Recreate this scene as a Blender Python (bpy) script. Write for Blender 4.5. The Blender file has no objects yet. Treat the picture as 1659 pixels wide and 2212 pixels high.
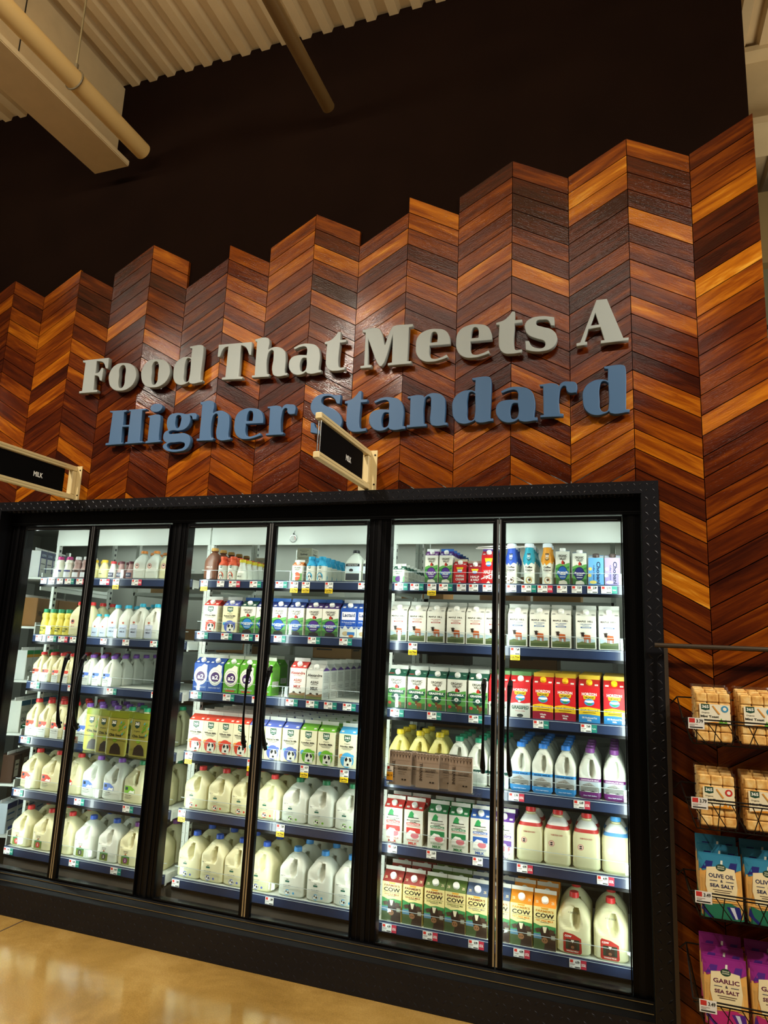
import bpy, bmesh, math, random
from mathutils import Vector, Matrix, noise

random.seed(7)
scene = bpy.context.scene
col = scene.collection
PI = math.pi

# ------------------------------------------------------------------ camera
CAM = Vector((.8268, -3.4475, 1.6622))
yaw, pitch, roll = -.3387, .1854, .0426
FPX = 1452.96
_f = Vector((math.sin(yaw)*math.cos(pitch), math.cos(yaw)*math.cos(pitch), math.sin(pitch)))
_r0 = Vector((math.cos(yaw), -math.sin(yaw), 0)); _u0 = _r0.cross(_f)
_r = _r0*math.cos(roll)+_u0*math.sin(roll); _u = _u0*math.cos(roll)-_r0*math.sin(roll)
cd = bpy.data.cameras.new('camera'); cam = bpy.data.objects.new('camera', cd); col.objects.link(cam)
cam.matrix_world = Matrix(((_r.x, _u.x, -_f.x, CAM.x), (_r.y, _u.y, -_f.y, CAM.y), (_r.z, _u.z, -_f.z, CAM.z), (0, 0, 0, 1)))
cd.sensor_fit = 'VERTICAL'; cd.sensor_height = 36; cd.lens = FPX/2212*36
cd.clip_start = .05; cd.clip_end = 100
scene.camera = cam
scene.cycles.transparent_max_bounces = 48

def at(px, py, Y):
    """point of the photograph's pixel on the vertical plane at depth Y"""
    d = _f*FPX+_r*(px-829.5)-_u*(py-1106)
    return CAM+d*((Y-CAM.y)/d.y)

# ------------------------------------------------------------------ world, lamps, exposure
w = bpy.data.worlds.new('world'); scene.world = w; w.use_nodes = True
w.node_tree.nodes['Background'].inputs[0].default_value = (1, .86, .66, 1)
w.node_tree.nodes['Background'].inputs[1].default_value = .10
vs = scene.view_settings
vs.view_transform = 'Standard'; vs.look = 'None'; vs.gamma = 1; vs.use_curve_mapping = False
vs.exposure = 0.0

def look(o, tgt):
    o.rotation_euler = (Vector(tgt)-o.location).to_track_quat('-Z', 'Y').to_euler()
def lamp(name, kind, loc, tgt, energy, color, **kw):
    l = bpy.data.lights.new(name, kind); l.energy = energy; l.color = color
    for k, v in kw.items(): setattr(l, k, v)
    o = bpy.data.objects.new(name, l); col.objects.link(o); o.location = loc
    if tgt is not None: look(o, tgt)
    return o
WARM = (1, .91, .76)
SPOTS = ((-5.4, -2.0, -4.6, 1.5, 165), (-3.35, -2.0, -2.6, 1.4, 290), (-1.25, -1.95, -1.0, 1.3, 290), (3.5, -2.6, .75, 1.9, 430), (4.0, -2.3, 1.35, .8, 560))  # last two are added, far right, to light that end without glare
for sx, sy, tx, tz, en in SPOTS:
    lamp('track_spot_light', 'SPOT', (sx, sy, 4.5), (tx, -.1, tz), en, WARM, spot_size=1.35, spot_blend=1, shadow_soft_size=.075)
# added fill lamps, unseen: they brighten the floor, the deck and past the wall
lamp('aisle_floor_fill', 'AREA', (-2.5, -3.2, 5.2), (-2.5, -2.5, 0), 110, WARM, shape='RECTANGLE', size=5, size_y=1.0, spread=1.25)
lamp('deck_fill', 'AREA', (-1.5, -3.0, 4.7), (-1.5, -1.2, 6), 150, WARM, shape='RECTANGLE', size=6, size_y=.3)
lamp('far_end_fill', 'AREA', (3.6, .2, 3.4), (2.6, 1.3, 5.3), 45, WARM, shape='RECTANGLE', size=1.5, size_y=.4)
# LED strips behind the cooler mullions and header
COOL = (.86, 1.0, .93)
for mx in (-2.93, -1.685, -.395, .89):
    for sg in (-1, 1):
        if mx > .8 and sg > 0: continue
        lamp('cooler_led_strip', 'AREA', (mx+.05*sg, .035, 1.25), (mx+.75*sg, .55, 1.25), 5.4, COOL, shape='RECTANGLE', size=.03, size_y=2.0)
for mx in (-2.33, -1.05, .25):
    for sg in (-1, 1):
        lamp('cooler_led_strip', 'AREA', (mx+.012*sg, .03, 1.25), (mx+.6*sg, .6, 1.25), 2.6, COOL, shape='RECTANGLE', size=.02, size_y=2.0)
lamp('cooler_header_led', 'AREA', (-1.03, .05, 2.285), (-1.03, .38, 1.95), 3.2, COOL, shape='RECTANGLE', size=3.7, size_y=.02)
lamp('cooler_back_fill', 'AREA', (-1.4, 1.35, 2.42), (-1.4, 1.2, 0), 24, COOL, shape='RECTANGLE', size=4.5, size_y=.15)  # unseen fill added to brighten the back wall behind the shelves

# ------------------------------------------------------------------ materials
def lin(c):
    c = c/255.; return c/12.92 if c <= .04045 else ((c+.055)/1.055)**2.4
def rgb(h):
    return (lin(int(h[0:2], 16)), lin(int(h[2:4], 16)), lin(int(h[4:6], 16)), 1)
_m = {}
def M(h, rough=.45, metal=0., coat=0., spec=.5):
    k = (h, rough, metal, coat, spec)
    if k in _m: return _m[k]
    m = bpy.data.materials.new('paint_'+h); m.use_nodes = True
    b = m.node_tree.nodes['Principled BSDF']
    b.inputs['Base Color'].default_value = rgb(h); b.inputs['Roughness'].default_value = rough
    b.inputs['Metallic'].default_value = metal; b.inputs['Coat Weight'].default_value = coat
    b.inputs['Specular IOR Level'].default_value = spec
    _m[k] = m; return m
def nodes(name):
    m = bpy.data.materials.new(name); m.use_nodes = True
    nt = m.node_tree; return m, nt, nt.nodes['Principled BSDF']
def N(nt, t, **kw):
    n = nt.nodes.new(t)
    for k, v in kw.items():
        if k in n.inputs: n.inputs[k].default_value = v
        else: setattr(n, k, v)
    return n
def ramp(nt, stops):
    r = nt.nodes.new('ShaderNodeValToRGB'); e = r.color_ramp.elements
    while len(e) < len(stops): e.new(.5)
    for i, (p, c) in enumerate(stops): e[i].position = p; e[i].color = c
    return r
def L(nt, a, b): nt.links.new(a, b)

def wood_mat():
    m, nt, b = nodes('teak_planks')
    uv = N(nt, 'ShaderNodeUVMap', uv_map='grain'); at_ = N(nt, 'ShaderNodeAttribute', attribute_name='tone')
    mp = N(nt, 'ShaderNodeMapping'); mp.inputs['Scale'].default_value = (3.0, 34, 1); L(nt, uv.outputs[0], mp.inputs[0])
    n1 = N(nt, 'ShaderNodeTexNoise', Scale=1.0, Detail=6, Roughness=.62, Distortion=.8); L(nt, mp.outputs[0], n1.inputs[0])
    mp2 = N(nt, 'ShaderNodeMapping'); mp2.inputs['Scale'].default_value = (1.1, 8, 1); L(nt, uv.outputs[0], mp2.inputs[0])
    n2 = N(nt, 'ShaderNodeTexNoise', Scale=1.0, Detail=3, Distortion=1.6); L(nt, mp2.outputs[0], n2.inputs[0])
    a = N(nt, 'ShaderNodeMath', operation='MULTIPLY_ADD'); a.inputs[1].default_value = .62; L(nt, n1.outputs[0], a.inputs[0])
    s = N(nt, 'ShaderNodeMath', operation='MULTIPLY_ADD'); s.inputs[1].default_value = .62; L(nt, n2.outputs[0], s.inputs[0]); L(nt, a.outputs[0], s.inputs[2])
    t = N(nt, 'ShaderNodeMath', operation='MULTIPLY_ADD'); t.inputs[1].default_value = .66; t.inputs[2].default_value = -.52; L(nt, at_.outputs['Fac'], t.inputs[0])
    L(nt, t.outputs[0], a.inputs[2])
    r = ramp(nt, [(.12, (.024, .0028, .0004, 1)), (.36, (.080, .0115, .0007, 1)), (.56, (.205, .043, .0013, 1)), (.76, (.42, .128, .004, 1)), (.97, (.80, .42, .05, 1))])
    L(nt, s.outputs[0], r.inputs[0]); L(nt, r.outputs[0], b.inputs['Base Color'])
    b.inputs['Roughness'].default_value = .42; b.inputs['Specular IOR Level'].default_value = .02; b.inputs['Coat Weight'].default_value = .5; b.inputs['Coat Roughness'].default_value = .10; b.inputs['Coat IOR'].default_value = 1.5
    mp3 = N(nt, 'ShaderNodeMapping'); mp3.inputs['Scale'].default_value = (22, 190, 1); L(nt, uv.outputs[0], mp3.inputs[0])
    n3 = N(nt, 'ShaderNodeTexNoise', Scale=1.0, Detail=3, Roughness=.6); L(nt, mp3.outputs[0], n3.inputs[0])
    bp = N(nt, 'ShaderNodeBump', Strength=.34, Distance=.004); L(nt, n3.outputs[0], bp.inputs['Height'])
    L(nt, bp.outputs[0], b.inputs['Normal']); L(nt, bp.outputs[0], b.inputs['Coat Normal'])
    return m
def floor_mat():
    m, nt, b = nodes('polished_concrete')
    g = N(nt, 'ShaderNodeNewGeometry')
    n = N(nt, 'ShaderNodeTexNoise', Scale=1.7, Detail=9, Roughness=.65, Distortion=.6); L(nt, g.outputs['Position'], n.inputs[0])
    r = ramp(nt, [(.28, (.17, .095, .020, 1)), (.5, (.28, .165, .042, 1)), (.72, (.39, .25, .080, 1))]); L(nt, n.outputs[0], r.inputs[0])
    n2 = N(nt, 'ShaderNodeTexNoise', Scale=160, Detail=2); L(nt, g.outputs['Position'], n2.inputs[0])
    mx = N(nt, 'ShaderNodeMixRGB', blend_type='OVERLAY'); mx.inputs[0].default_value = .35
    L(nt, r.outputs[0], mx.inputs[1]); L(nt, n2.outputs[0], mx.inputs[2]); L(nt, mx.outputs[0], b.inputs['Base Color'])
    b.inputs['Roughness'].default_value = .16; b.inputs['Coat Weight'].default_value = .5; b.inputs['Coat Roughness'].default_value = .08
    bp = N(nt, 'ShaderNodeBump', Strength=.12, Distance=.01); L(nt, n.outputs[0], bp.inputs['Height']); L(nt, bp.outputs[0], b.inputs['Coat Normal'])
    return m
def painted(name, c, var=.12, rough=.6, scale=5, spec=.4):
    m, nt, b = nodes(name)
    g = N(nt, 'ShaderNodeNewGeometry'); n = N(nt, 'ShaderNodeTexNoise', Scale=scale, Detail=5); L(nt, g.outputs['Position'], n.inputs[0])
    c = rgb(c); r = ramp(nt, [(.3, (c[0]*(1-var), c[1]*(1-var), c[2]*(1-var), 1)), (.7, (c[0]*(1+var), c[1]*(1+var), c[2]*(1+var), 1))])
    L(nt, n.outputs[0], r.inputs[0]); L(nt, r.outputs[0], b.inputs['Base Color']); b.inputs['Roughness'].default_value = rough; b.inputs['Specular IOR Level'].default_value = spec
    return m
def clear(name, tint, gloss=.10, rough=.02):
    m = bpy.data.materials.new(name); m.use_nodes = True; nt = m.node_tree
    nt.nodes.clear(); o = N(nt, 'ShaderNodeOutputMaterial')
    t = N(nt, 'ShaderNodeBsdfTransparent'); t.inputs[0].default_value = tint
    g = N(nt, 'ShaderNodeBsdfGlossy', Roughness=rough); f = N(nt, 'ShaderNodeLayerWeight'); f.inputs[0].default_value = .5
    pw = N(nt, 'ShaderNodeMath', operation='POWER'); pw.inputs[1].default_value = 4.; L(nt, f.outputs['Facing'], pw.inputs[0])
    mu = N(nt, 'ShaderNodeMath', operation='MULTIPLY_ADD'); mu.inputs[1].default_value = gloss*5; mu.inputs[2].default_value = gloss*.25; L(nt, pw.outputs[0], mu.inputs[0])
    mx = N(nt, 'ShaderNodeMixShader'); L(nt, mu.outputs[0], mx.inputs[0]); L(nt, t.outputs[0], mx.inputs[1]); L(nt, g.outputs[0], mx.inputs[2])
    L(nt, mx.outputs[0], o.inputs[0]); return m
def toast_mat():
    m, nt, b = nodes('toast')
    g = N(nt, 'ShaderNodeNewGeometry'); n = N(nt, 'ShaderNodeTexNoise', Scale=40, Detail=6); L(nt, g.outputs['Position'], n.inputs[0])
    r = ramp(nt, [(.3, rgb('C88A3C')), (.5, rgb('E6B664')), (.75, rgb('F6DA9C'))]); L(nt, n.outputs[0], r.inputs[0]); L(nt, r.outputs[0], b.inputs['Base Color'])
    b.inputs['Roughness'].default_value = .7; return m
def milk_mat(name, c):
    m, nt, b = nodes(name)
    lp = N(nt, 'ShaderNodeBsdfTranslucent'); lp.inputs[0].default_value = rgb(c)
    b.inputs['Base Color'].default_value = rgb(c); b.inputs['Roughness'].default_value = .3
    mx = N(nt, 'ShaderNodeMixShader'); mx.inputs[0].default_value = .22
    L(nt, b.outputs[0], mx.inputs[1]); L(nt, lp.outputs[0], mx.inputs[2]); L(nt, mx.outputs[0], nt.nodes['Material Output'].inputs[0])
    return m
WOOD = wood_mat(); FLOOR = floor_mat()
GLASS = clear('door_glass', (.975, .985, .98, 1), .07); ACRYL = clear('clear_acrylic', (.965, .98, .98, 1), .12, .05); FILM = clear('cellophane', (.98, .98, .97, 1), .14, .18)
BLACK = M('030304', .34, 0, .0, .18); BLACKM = M('08080A', .4, 0, 0, .2); STEEL = M('9A9C98', .22, 1); DARKSTEEL = M('3A3A3C', .25, .9)
WHITE = M('D9DCD4', .5); SHELFW = M('D5DAD2', .4); NAVY = M('232F4A', .3, 0, .4)
DECK = painted('cream_painted_deck', 'CDB488', .08, .55, 3); DARKW = painted('dark_brown_wall_paint', '160B06', .12, .9, 3, .04)
CREAM = painted('cream_paint', 'CDB68A', .05, .5, 8); TOAST = toast_mat()
MILKW = milk_mat('milk_jug_white', 'E4E8DC'); MILKC = milk_mat('milk_jug_cream', 'E6E2B8'); MILKY = milk_mat('milk_jug_yellow', 'E8E08C'); CHOC = milk_mat('chocolate_milk', '8A5A44')

# ------------------------------------------------------------------ mesh helpers
class MB:
    def __init__(s): s.v = []; s.f = []; s.mi = []; s.mats = []; s.sm = []
    def mid(s, m):
        if isinstance(m, str): m = M(m)
        if m not in s.mats: s.mats.append(m)
        return s.mats.index(m)
    def add(s, vs_, fs, m, smooth=False):
        o = len(s.v); s.v += [tuple(x) for x in vs_]; i = s.mid(m)
        for f in fs: s.f.append(tuple(o+k for k in f)); s.mi.append(i); s.sm.append(smooth)
    def box(s, x0, x1, y0, y1, z0, z1, m):
        s.add([(x0, y0, z0), (x1, y0, z0), (x1, y1, z0), (x0, y1, z0), (x0, y0, z1), (x1, y0, z1), (x1, y1, z1), (x0, y1, z1)],
              [(0, 3, 2, 1), (4, 5, 6, 7), (0, 1, 5, 4), (1, 2, 6, 5), (2, 3, 7, 6), (3, 0, 4, 7)], m)
    def bbox(s, x0, x1, y0, y1, z0, z1, m, b=.004):
        """box with chamfered vertical edges and top/bottom"""
        def ring(z, i): return [(x0+b+i, y0+i, z), (x1-b-i, y0+i, z), (x1-i, y0+b+i, z), (x1-i, y1-b-i, z), (x1-b-i, y1-i, z), (x0+b+i, y1-i, z), (x0+i, y1-b-i, z), (x0+i, y0+b+i, z)]
        R = [ring(z0, b*.6), ring(z0+b, 0), ring(z1-b, 0), ring(z1, b*.6)]
        vv = sum(R, []); ff = [tuple(range(7, -1, -1)), tuple(range(24, 32))]
        for k in range(3):
            for i in range(8): j = (i+1) % 8; ff.append((k*8+i, k*8+j, k*8+8+j, k*8+8+i))
        s.add(vv, ff, m)
    def cyl(s, a, b, r, m, n=10, r2=None, caps=True, smooth=True):
        a = Vector(a); b = Vector(b); d = (b-a).normalized(); r2 = r if r2 is None else r2
        u = d.orthogonal().normalized(); v_ = d.cross(u)
        P = [a+(u*math.cos(2*PI*i/n)+v_*math.sin(2*PI*i/n))*r for i in range(n)]+[b+(u*math.cos(2*PI*i/n)+v_*math.sin(2*PI*i/n))*r2 for i in range(n)]
        s.add(P, [(i, (i+1) % n, n+(i+1) % n, n+i) for i in range(n)], m, smooth)
        if caps: s.add(P, [tuple(range(n-1, -1, -1)), tuple(range(n, 2*n))], m)
    def tube(s, pts, r, m, n=6):
        for a, b in zip(pts, pts[1:]): s.cyl(a, b, r, m, n)
    def loft(s, rings, n, m, disp=None, smooth=True, closed=(True, True)):
        """rings: (z, sx, sy, exponent, colour)"""
        vv = []
        for (z, sx, sy, e, c) in rings:
            for i in range(n):
                a = 2*PI*i/n-PI/2; ca, sa = math.cos(a), math.sin(a)
                k = (abs(ca)**e+abs(sa)**e)**(-1/e)
                p = Vector((ca*k*sx, sa*k*sy, z))
                if disp: p = disp(p)
                vv.append(p)
        for k in range(len(rings)-1):
            s.add(vv[k*n:(k+2)*n], [(i, (i+1) % n, n+(i+1) % n, n+i) for i in range(n)], rings[k][4] or m, smooth)
        if closed[0]: s.add(vv[:n], [tuple(range(n-1, -1, -1))], rings[0][4] or m)
        if closed[1]: s.add(vv[-n:], [tuple(range(n))], rings[-2][4] or m)
    def mesh(s, name):
        me = bpy.data.meshes.new(name); me.from_pydata(s.v, [], s.f)
        for m in s.mats: me.materials.append(m)
        me.polygons.foreach_set('material_index', s.mi); me.polygons.foreach_set('use_smooth', s.sm); me.update()
        return me
    def build(s, name, parent=None, loc=(0, 0, 0), rot=None):
        o = bpy.data.objects.new(name, s.mesh(name)); col.objects.link(o); o.location = loc
        if rot: o.rotation_euler = rot
        if parent: o.parent = parent
        return o
def tag(o, label=None, cat=None, group=None, kind=None):
    if label: o['label'] = label
    if cat: o['category'] = cat
    if group: o['group'] = group
    if kind: o['kind'] = kind
    return o
def empty(name, loc=(0, 0, 0), rz=0):
    o = bpy.data.objects.new(name, None); col.objects.link(o); o.location = loc; o.rotation_euler = (0, 0, rz); o.empty_display_size = .05
    return o
def copy_tree(o, parent=None):
    c = o.copy(); col.objects.link(c)
    if parent: c.parent = parent
    for ch in [x for x in KIDS.get(o.name, [])]: KIDS.setdefault(c.name, []).append(copy_tree(ch, c))
    return c
KIDS = {}
def kid(p, o): o.parent = p; KIDS.setdefault(p.name, []).append(o); return o

_t = {}
def text_geo(s_, bold):
    k = (s_, bold)
    if k in _t: return _t[k]
    c = bpy.data.curves.new('t', 'FONT'); c.body = s_; c.resolution_u = 2; c.offset = .03 if bold else 0.008; c.align_x = 'CENTER'
    o = bpy.data.objects.new('t', c); col.objects.link(o)
    bpy.context.view_layer.update()
    me = o.to_mesh(); vv = [Vector(v.co) for v in me.vertices]; ff = [tuple(p.vertices) for p in me.polygons]
    o.to_mesh_clear(); bpy.data.objects.remove(o); bpy.data.curves.remove(c)
    x0 = min(v.x for v in vv); x1 = max(v.x for v in vv); y0 = min(v.y for v in vv); y1 = max(v.y for v in vv)
    _t[k] = ([((v.x-x0)/(x1-x0)-.5, (v.y-y0)/(y1-y0)-.5) for v in vv], ff); return _t[k]
def paint(mb, F, els, step=.00015, start=.0003, nx=6):
    step = min(step, .0022/max(1, len(els)))
    """flat artwork laid on a surface; F(u, v, off) -> point"""
    off = start
    for e in els:
        k = e[0]
        if k == 'r':
            _, u0, v0, u1, v1, c = e; vv = []; ff = []
            for i in range(nx+1):
                u = u0+(u1-u0)*i/nx; vv += [F(u, v0, off), F(u, v1, off)]
                if i: j = 2*i; ff.append((j-2, j, j+1, j-1))
            mb.add(vv, ff, c)
        elif k == 'e':
            _, u, v, ru, rv, c = e; n = 16
            mb.add([F(u+ru*math.cos(2*PI*i/n), v+rv*math.sin(2*PI*i/n), off) for i in range(n)], [tuple(range(n))], c)
        elif k == 'p' and nx > 1:
            vs_ = [i/8 for i in range(9)] if nx >= 8 else [-9, 9]
            for i in range(10):
                Q = clip(clip(list(e[1]), lambda p: p[0]-(i*.1 if i else -9)), lambda p: ((i+1)*.1 if i < 9 else 9)-p[0])
                for a, b in zip(vs_, vs_[1:]):
                    R_ = clip(clip(Q, lambda p: p[1]-a), lambda p: b-p[1]) if len(Q) > 2 else []
                    if len(R_) > 2: mb.add([F(u, v, off) for u, v in R_], [tuple(range(len(R_)))], e[2])
        elif k == 'p':
            mb.add([F(u, v, off) for u, v in e[1]], [tuple(range(len(e[1])))], e[2])
        elif k in 'tTq':
            _, s_, u, v, w_, h_, c = e; g, ff = text_geo(s_, k != 't')
            if k == 'q': P = [F(u+b*w_, v-a*h_, off) for a, b in g]
            else: P = [F(u+a*w_, v+b*h_, off) for a, b in g]
            mb.add(P, ff, c)
        off += step
def plane(o, U, V):
    o = Vector(o); U = Vector(U); V = Vector(V); Nn = U.cross(V).normalized()
    return lambda u, v, d: o+U*u+V*v+Nn*d

# ================================================================== the setting
def st(name, mb, **k): return tag(mb.build(name, **k), kind='structure')
mb = MB(); mb.box(-7, 6, -7, 5, -.1, 0, FLOOR); st('floor', mb)
mb = MB(); jm = M('3B2810', .8)
mb.box(-2.412, -2.402, -7, -.13, 0, .0006, jm); mb.box(3.0, 3.01, -7, -.2, 0, .0006, jm); mb.box(-7, 6, -2.905, -2.9, 0, .0006, jm)
st('trim_1', mb)   # saw-cut joints of the floor
# partition wall, dark paint, open where the cooler stands
mb = MB()
mb.box(-7, 1.5, -.08, .06, 2.5, 5.56, DARKW); mb.box(.98, 1.5, -.08, .06, 0, 2.5, DARKW); mb.box(-7, -3.1, -.08, .06, 0, 2.5, DARKW)
st('wall_back', mb)

# chevron wood cladding
PW, PZ, SL = .2985, .1, .168
APEX = [4.325, 4.315, 4.315, 4.31, 4.31, 4.2, 4.1, 4.2, 4.19, 4.09, 4.0, 4.19, 4.19, 4.09, 4.1, 4.1, 4.1, 4.2, 4.1, 4.0, 4.1, 4.2]
V, F, UV, TN = [], [], [], []
TONES = {(0, 3): .92, (0, 2): .55, (0, 7): .98, (0, 4): .2, (0, 5): .15, (0, 6): .2, (2, 0): .6, (2, 1): .9, (2, 2): .75, (2, 3): .15, (2, 4): .12, (2, 5): .25, (3, 1): .15, (3, 2): .05, (3, 3): .0, (3, 4): .45, (1, 0): .62, (3, 6): .85, (4, 2): .6, (6, 4): .9, (1, 1): .25, (1, 2): .3}
def clip(P, fn):
    out = []
    for i, a in enumerate(P):
        b = P[(i+1) % len(P)]; fa, fb = fn(a), fn(b)
        if fa >= 0: out.append(a)
        if (fa > 0 > fb) or (fa < 0 < fb): t_ = fa/(fa-fb); out.append((a[0]+(b[0]-a[0])*t_, a[1]+(b[1]-a[1])*t_))
    return out
for c, ap in enumerate(APEX):
    x1 = 1.514-PW*c; x0 = x1-PW; up = (c % 2 == 0); sl = SL/PW*(1 if up else -1)
    g = .0024
    for k in range(45):
        zt = ap-PZ*k; zl, zr = (zt-SL, zt) if up else (zt, zt-SL)
        tone = TONES.get((c, k))
        if tone is None: tone = min(1, max(0, random.betavariate(2.3, 2.6)*.98+.02))
        dy = random.uniform(0, .0012); ux, uy = random.uniform(0, 50), random.uniform(0, 50)
        xa, xb = x0+g*.7, x1-g*.7
        P = clip([(xa, zl-PZ+g), (xb, zr-PZ+g), (xb, zr-g), (xa, zl-g)], lambda p: p[1]-.002)
        parts = [clip(P, lambda p: p[1]-2.405)]
        if x1 > 1.02: parts.append(clip(clip(P, lambda p: 2.405-p[1]), lambda p: p[0]-1.018))
        for Q in parts:
            if len(Q) < 3: continue
            o = len(V); n = len(Q)
            V += [(x, -.1-dy, z) for x, z in Q]+[(x, -.0815, z) for x, z in Q]
            fs = [tuple(range(o, o+n))]+[(o+i, o+n+i, o+n+(i+1) % n, o+(i+1) % n) for i in range(n)]
            F += fs
            for f in fs:
                for i in f:
                    x, _, z = V[i]; UV.append((ux+(x-x0)*1.15, uy+(z-zl-sl*(x-x0))*.87))
                TN.append(tone)
me = bpy.data.meshes.new('wall_cladding'); me.from_pydata(V, [], F); me.materials.append(WOOD)
ul = me.uv_layers.new(name='grain')
ul.data.foreach_set('uv', [q for p in UV for q in p])
ta = me.attributes.new('tone', 'FLOAT', 'FACE'); ta.data.foreach_set('value', TN)
ob = bpy.data.objects.new('wall_back_cladding', me); col.objects.link(ob); tag(ob, kind='structure')
mb = MB(); mb.box(1.5, 1.514, -.0815, .06, 0, 4.32, M('5A3A1C')); st('trim_2', mb)

# corrugated roof deck
mb = MB(); pitch_ = .152; x = -7.; prof = []
while x < 6: prof += [(x, 5.53), (x+.06, 5.53), (x+.075, 5.58), (x+.137, 5.58)]; x += pitch_
for y0, y1 in ((-7, .04), (.07, 5)):
    vv = []; ff = []; dz = 0 if y1 < .05 else .22
    for (px, pz) in prof: vv += [(px, y0, pz+dz), (px, y1, pz+dz)]
    for i in range(len(prof)-1): ff.append((2*i, 2*i+1, 2*i+3, 2*i+2))
    mb.add(vv, ff, DECK)
mb.box(-7, 6, -7, 5, 5.86, 5.9, DECK); st('ceiling', mb)
# structure seen past the free end of the wall
mb = MB(); mb.box(1.52, 6, 1.16, 1.3, 5.2, 5.8, CREAM); mb.box(1.52, 6, 1.05, 1.4, 5.15, 5.2, CREAM); mb.box(1.52, 6, 1.05, 1.4, 5.72, 5.76, CREAM); st('trim_3', mb)
mb = MB(); mb.box(1.52, 6, 2.0, 2.2, 0, 5.15, M('6B6A50', .6)); mb.box(1.52, 6, 1.9, 2.0, 4.6, 5.2, M('8A754C')); st('wall_far', mb)
mb = MB()
for z in (1.2, 2.1, 3.0, 3.6, 4.1): mb.box(1.52, 6, 1.985, 1.999, z, z+.03, M('1A1A14'))
st('trim_4', mb)
# walk-in room behind the doors
mb = MB(); g = painted('galvanised_panel', '8F9087', .14, .45, 2.5)
mb.box(-4.6, .95, 1.62, 1.7, 0, 2.6, g); mb.box(.89, .95, .07, 1.62, 0, 2.6, g); mb.box(-4.6, -4.5, .07, 1.62, 0, 2.6, g); st('wall_cooler_room', mb)
mb = MB(); mb.box(-4.5, .89, .07, 1.62, 2.5, 2.6, g); st('ceiling_cooler_room', mb)
mb = MB(); mb.box(-4.5, .89, .07, 1.62, 0, .03, M('55564F')); st('floor_cooler_room', mb)

# girder, duct tray and pipes under the deck
mb = MB(); mb.box(-2.62, -2.5, -6.5, -.085, 4.98, 5.525, CREAM); mb.box(-2.66, -2.47, -6.5, -.085, 4.96, 4.98, CREAM)
o = mb.build('ceiling_girder'); tag(o, 'cream painted girder running under the corrugated deck to the dark wall', 'beam')
t = empty('cable_tray', (-2.395, -.22, 4.735)); tag(t, 'wide cream flat-bottomed tray hanging upper left beside the pipe', 'tray')
mb = MB(); mb.box(-.14, .14, -6, 0, 0, .006, CREAM); kid(t, mb.build('tray_floor', t))
for sg in (-1, 1):
    mb = MB(); mb.box(sg*.14-.004, sg*.14+.004, -6, 0, .0062, .035, CREAM); mb.box(sg*.13-.012, sg*.13+.012, -6, 0, .0352, .04, CREAM); kid(t, mb.build('side_rail', t))
for yy in (-.8, -2.4, -4):
    mb = MB(); mb.box(-.02, .02, yy-.01, yy+.01, .0065, .03, 'B5A98A'); mb.cyl((0, yy, .02), (0, yy, .79), .004, DARKSTEEL, 6); kid(t, mb.build('hanger', t))
def pipe(name, x, y, z, r, m, label, hangers, yend=-6.5):
    t = empty(name, (x, y, z)); tag(t, label, 'pipe')
    mb = MB(); mb.cyl((0, yend, 0), (0, 0, 0), r, m, 24, caps=True); mb.cyl((r*.35, .0, .01), (r*.35, .002, .01), r*.13, '15120C', 8); kid(t, mb.build('pipe_body', t))
    for yy in hangers:
        mb = MB(); pts = [(r*1.06*math.sin(a), yy, -r*1.06*math.cos(a)) for a in [PI*k/10 for k in range(-10, 11)]]
        for a, b in zip(pts, pts[1:]): mb.cyl(a, b, .006, '6E6248', 6)
        mb.cyl((0, yy, r*1.02), (0, yy, r+.05), .012, '6E6248', 8); mb.cyl((0, yy, r+.04), (0, yy, 5.53-z), .0055, '8A7C58', 6); kid(t, mb.build('hanger', t))
    return t
pipe('ceiling_pipe', -2.165, -.2, 4.845, .058, M('D2B172', .45), 'cream pipe with capped end hanging upper left near the girder', (-.62, -2.6, -4.6))
tp = pipe('ceiling_pipe', -.79, -.2, 4.845, .04, M('6E5530', .35), 'long brown pipe crossing the dark wall at upper middle', (-2.9, -4.8))
mb = MB(); mb.cyl((0, -.9, .04), (0, -.9, .685), .02, M('8A6E3E', .4), 12); kid(tp, mb.build('drop_rod', tp))
# spot lamps on their track, above the picture
t = empty('lighting_track', (-1.5, -2.25, 4.9)); tag(t, 'black lighting track above the aisle with round spot heads', 'track light')
mb = MB(); mb.box(-5, 5, -.02, .02, 0, .03, BLACK)
for k in (-4, -1, 2, 4.5): mb.cyl((k, 0, .03), (k, 0, .66), .006, BLACK, 6)
kid(t, mb.build('track', t))
for sx, sy, tx, tz, en in SPOTS:  # the last two heads belong to the added right-hand spots
    p = Vector((sx, sy, 4.5)); d = (Vector((tx, -.1, tz))-p).normalized(); q = p-d*.10-t.location
    mb = MB(); mb.cyl(q-d*.13, q, .055, BLACK, 20, r2=.065, caps=True); mb.cyl(q-d*.06, (q.x, 0, 0), .01, BLACK, 8); kid(t, mb.build('spot_head', t))

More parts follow.
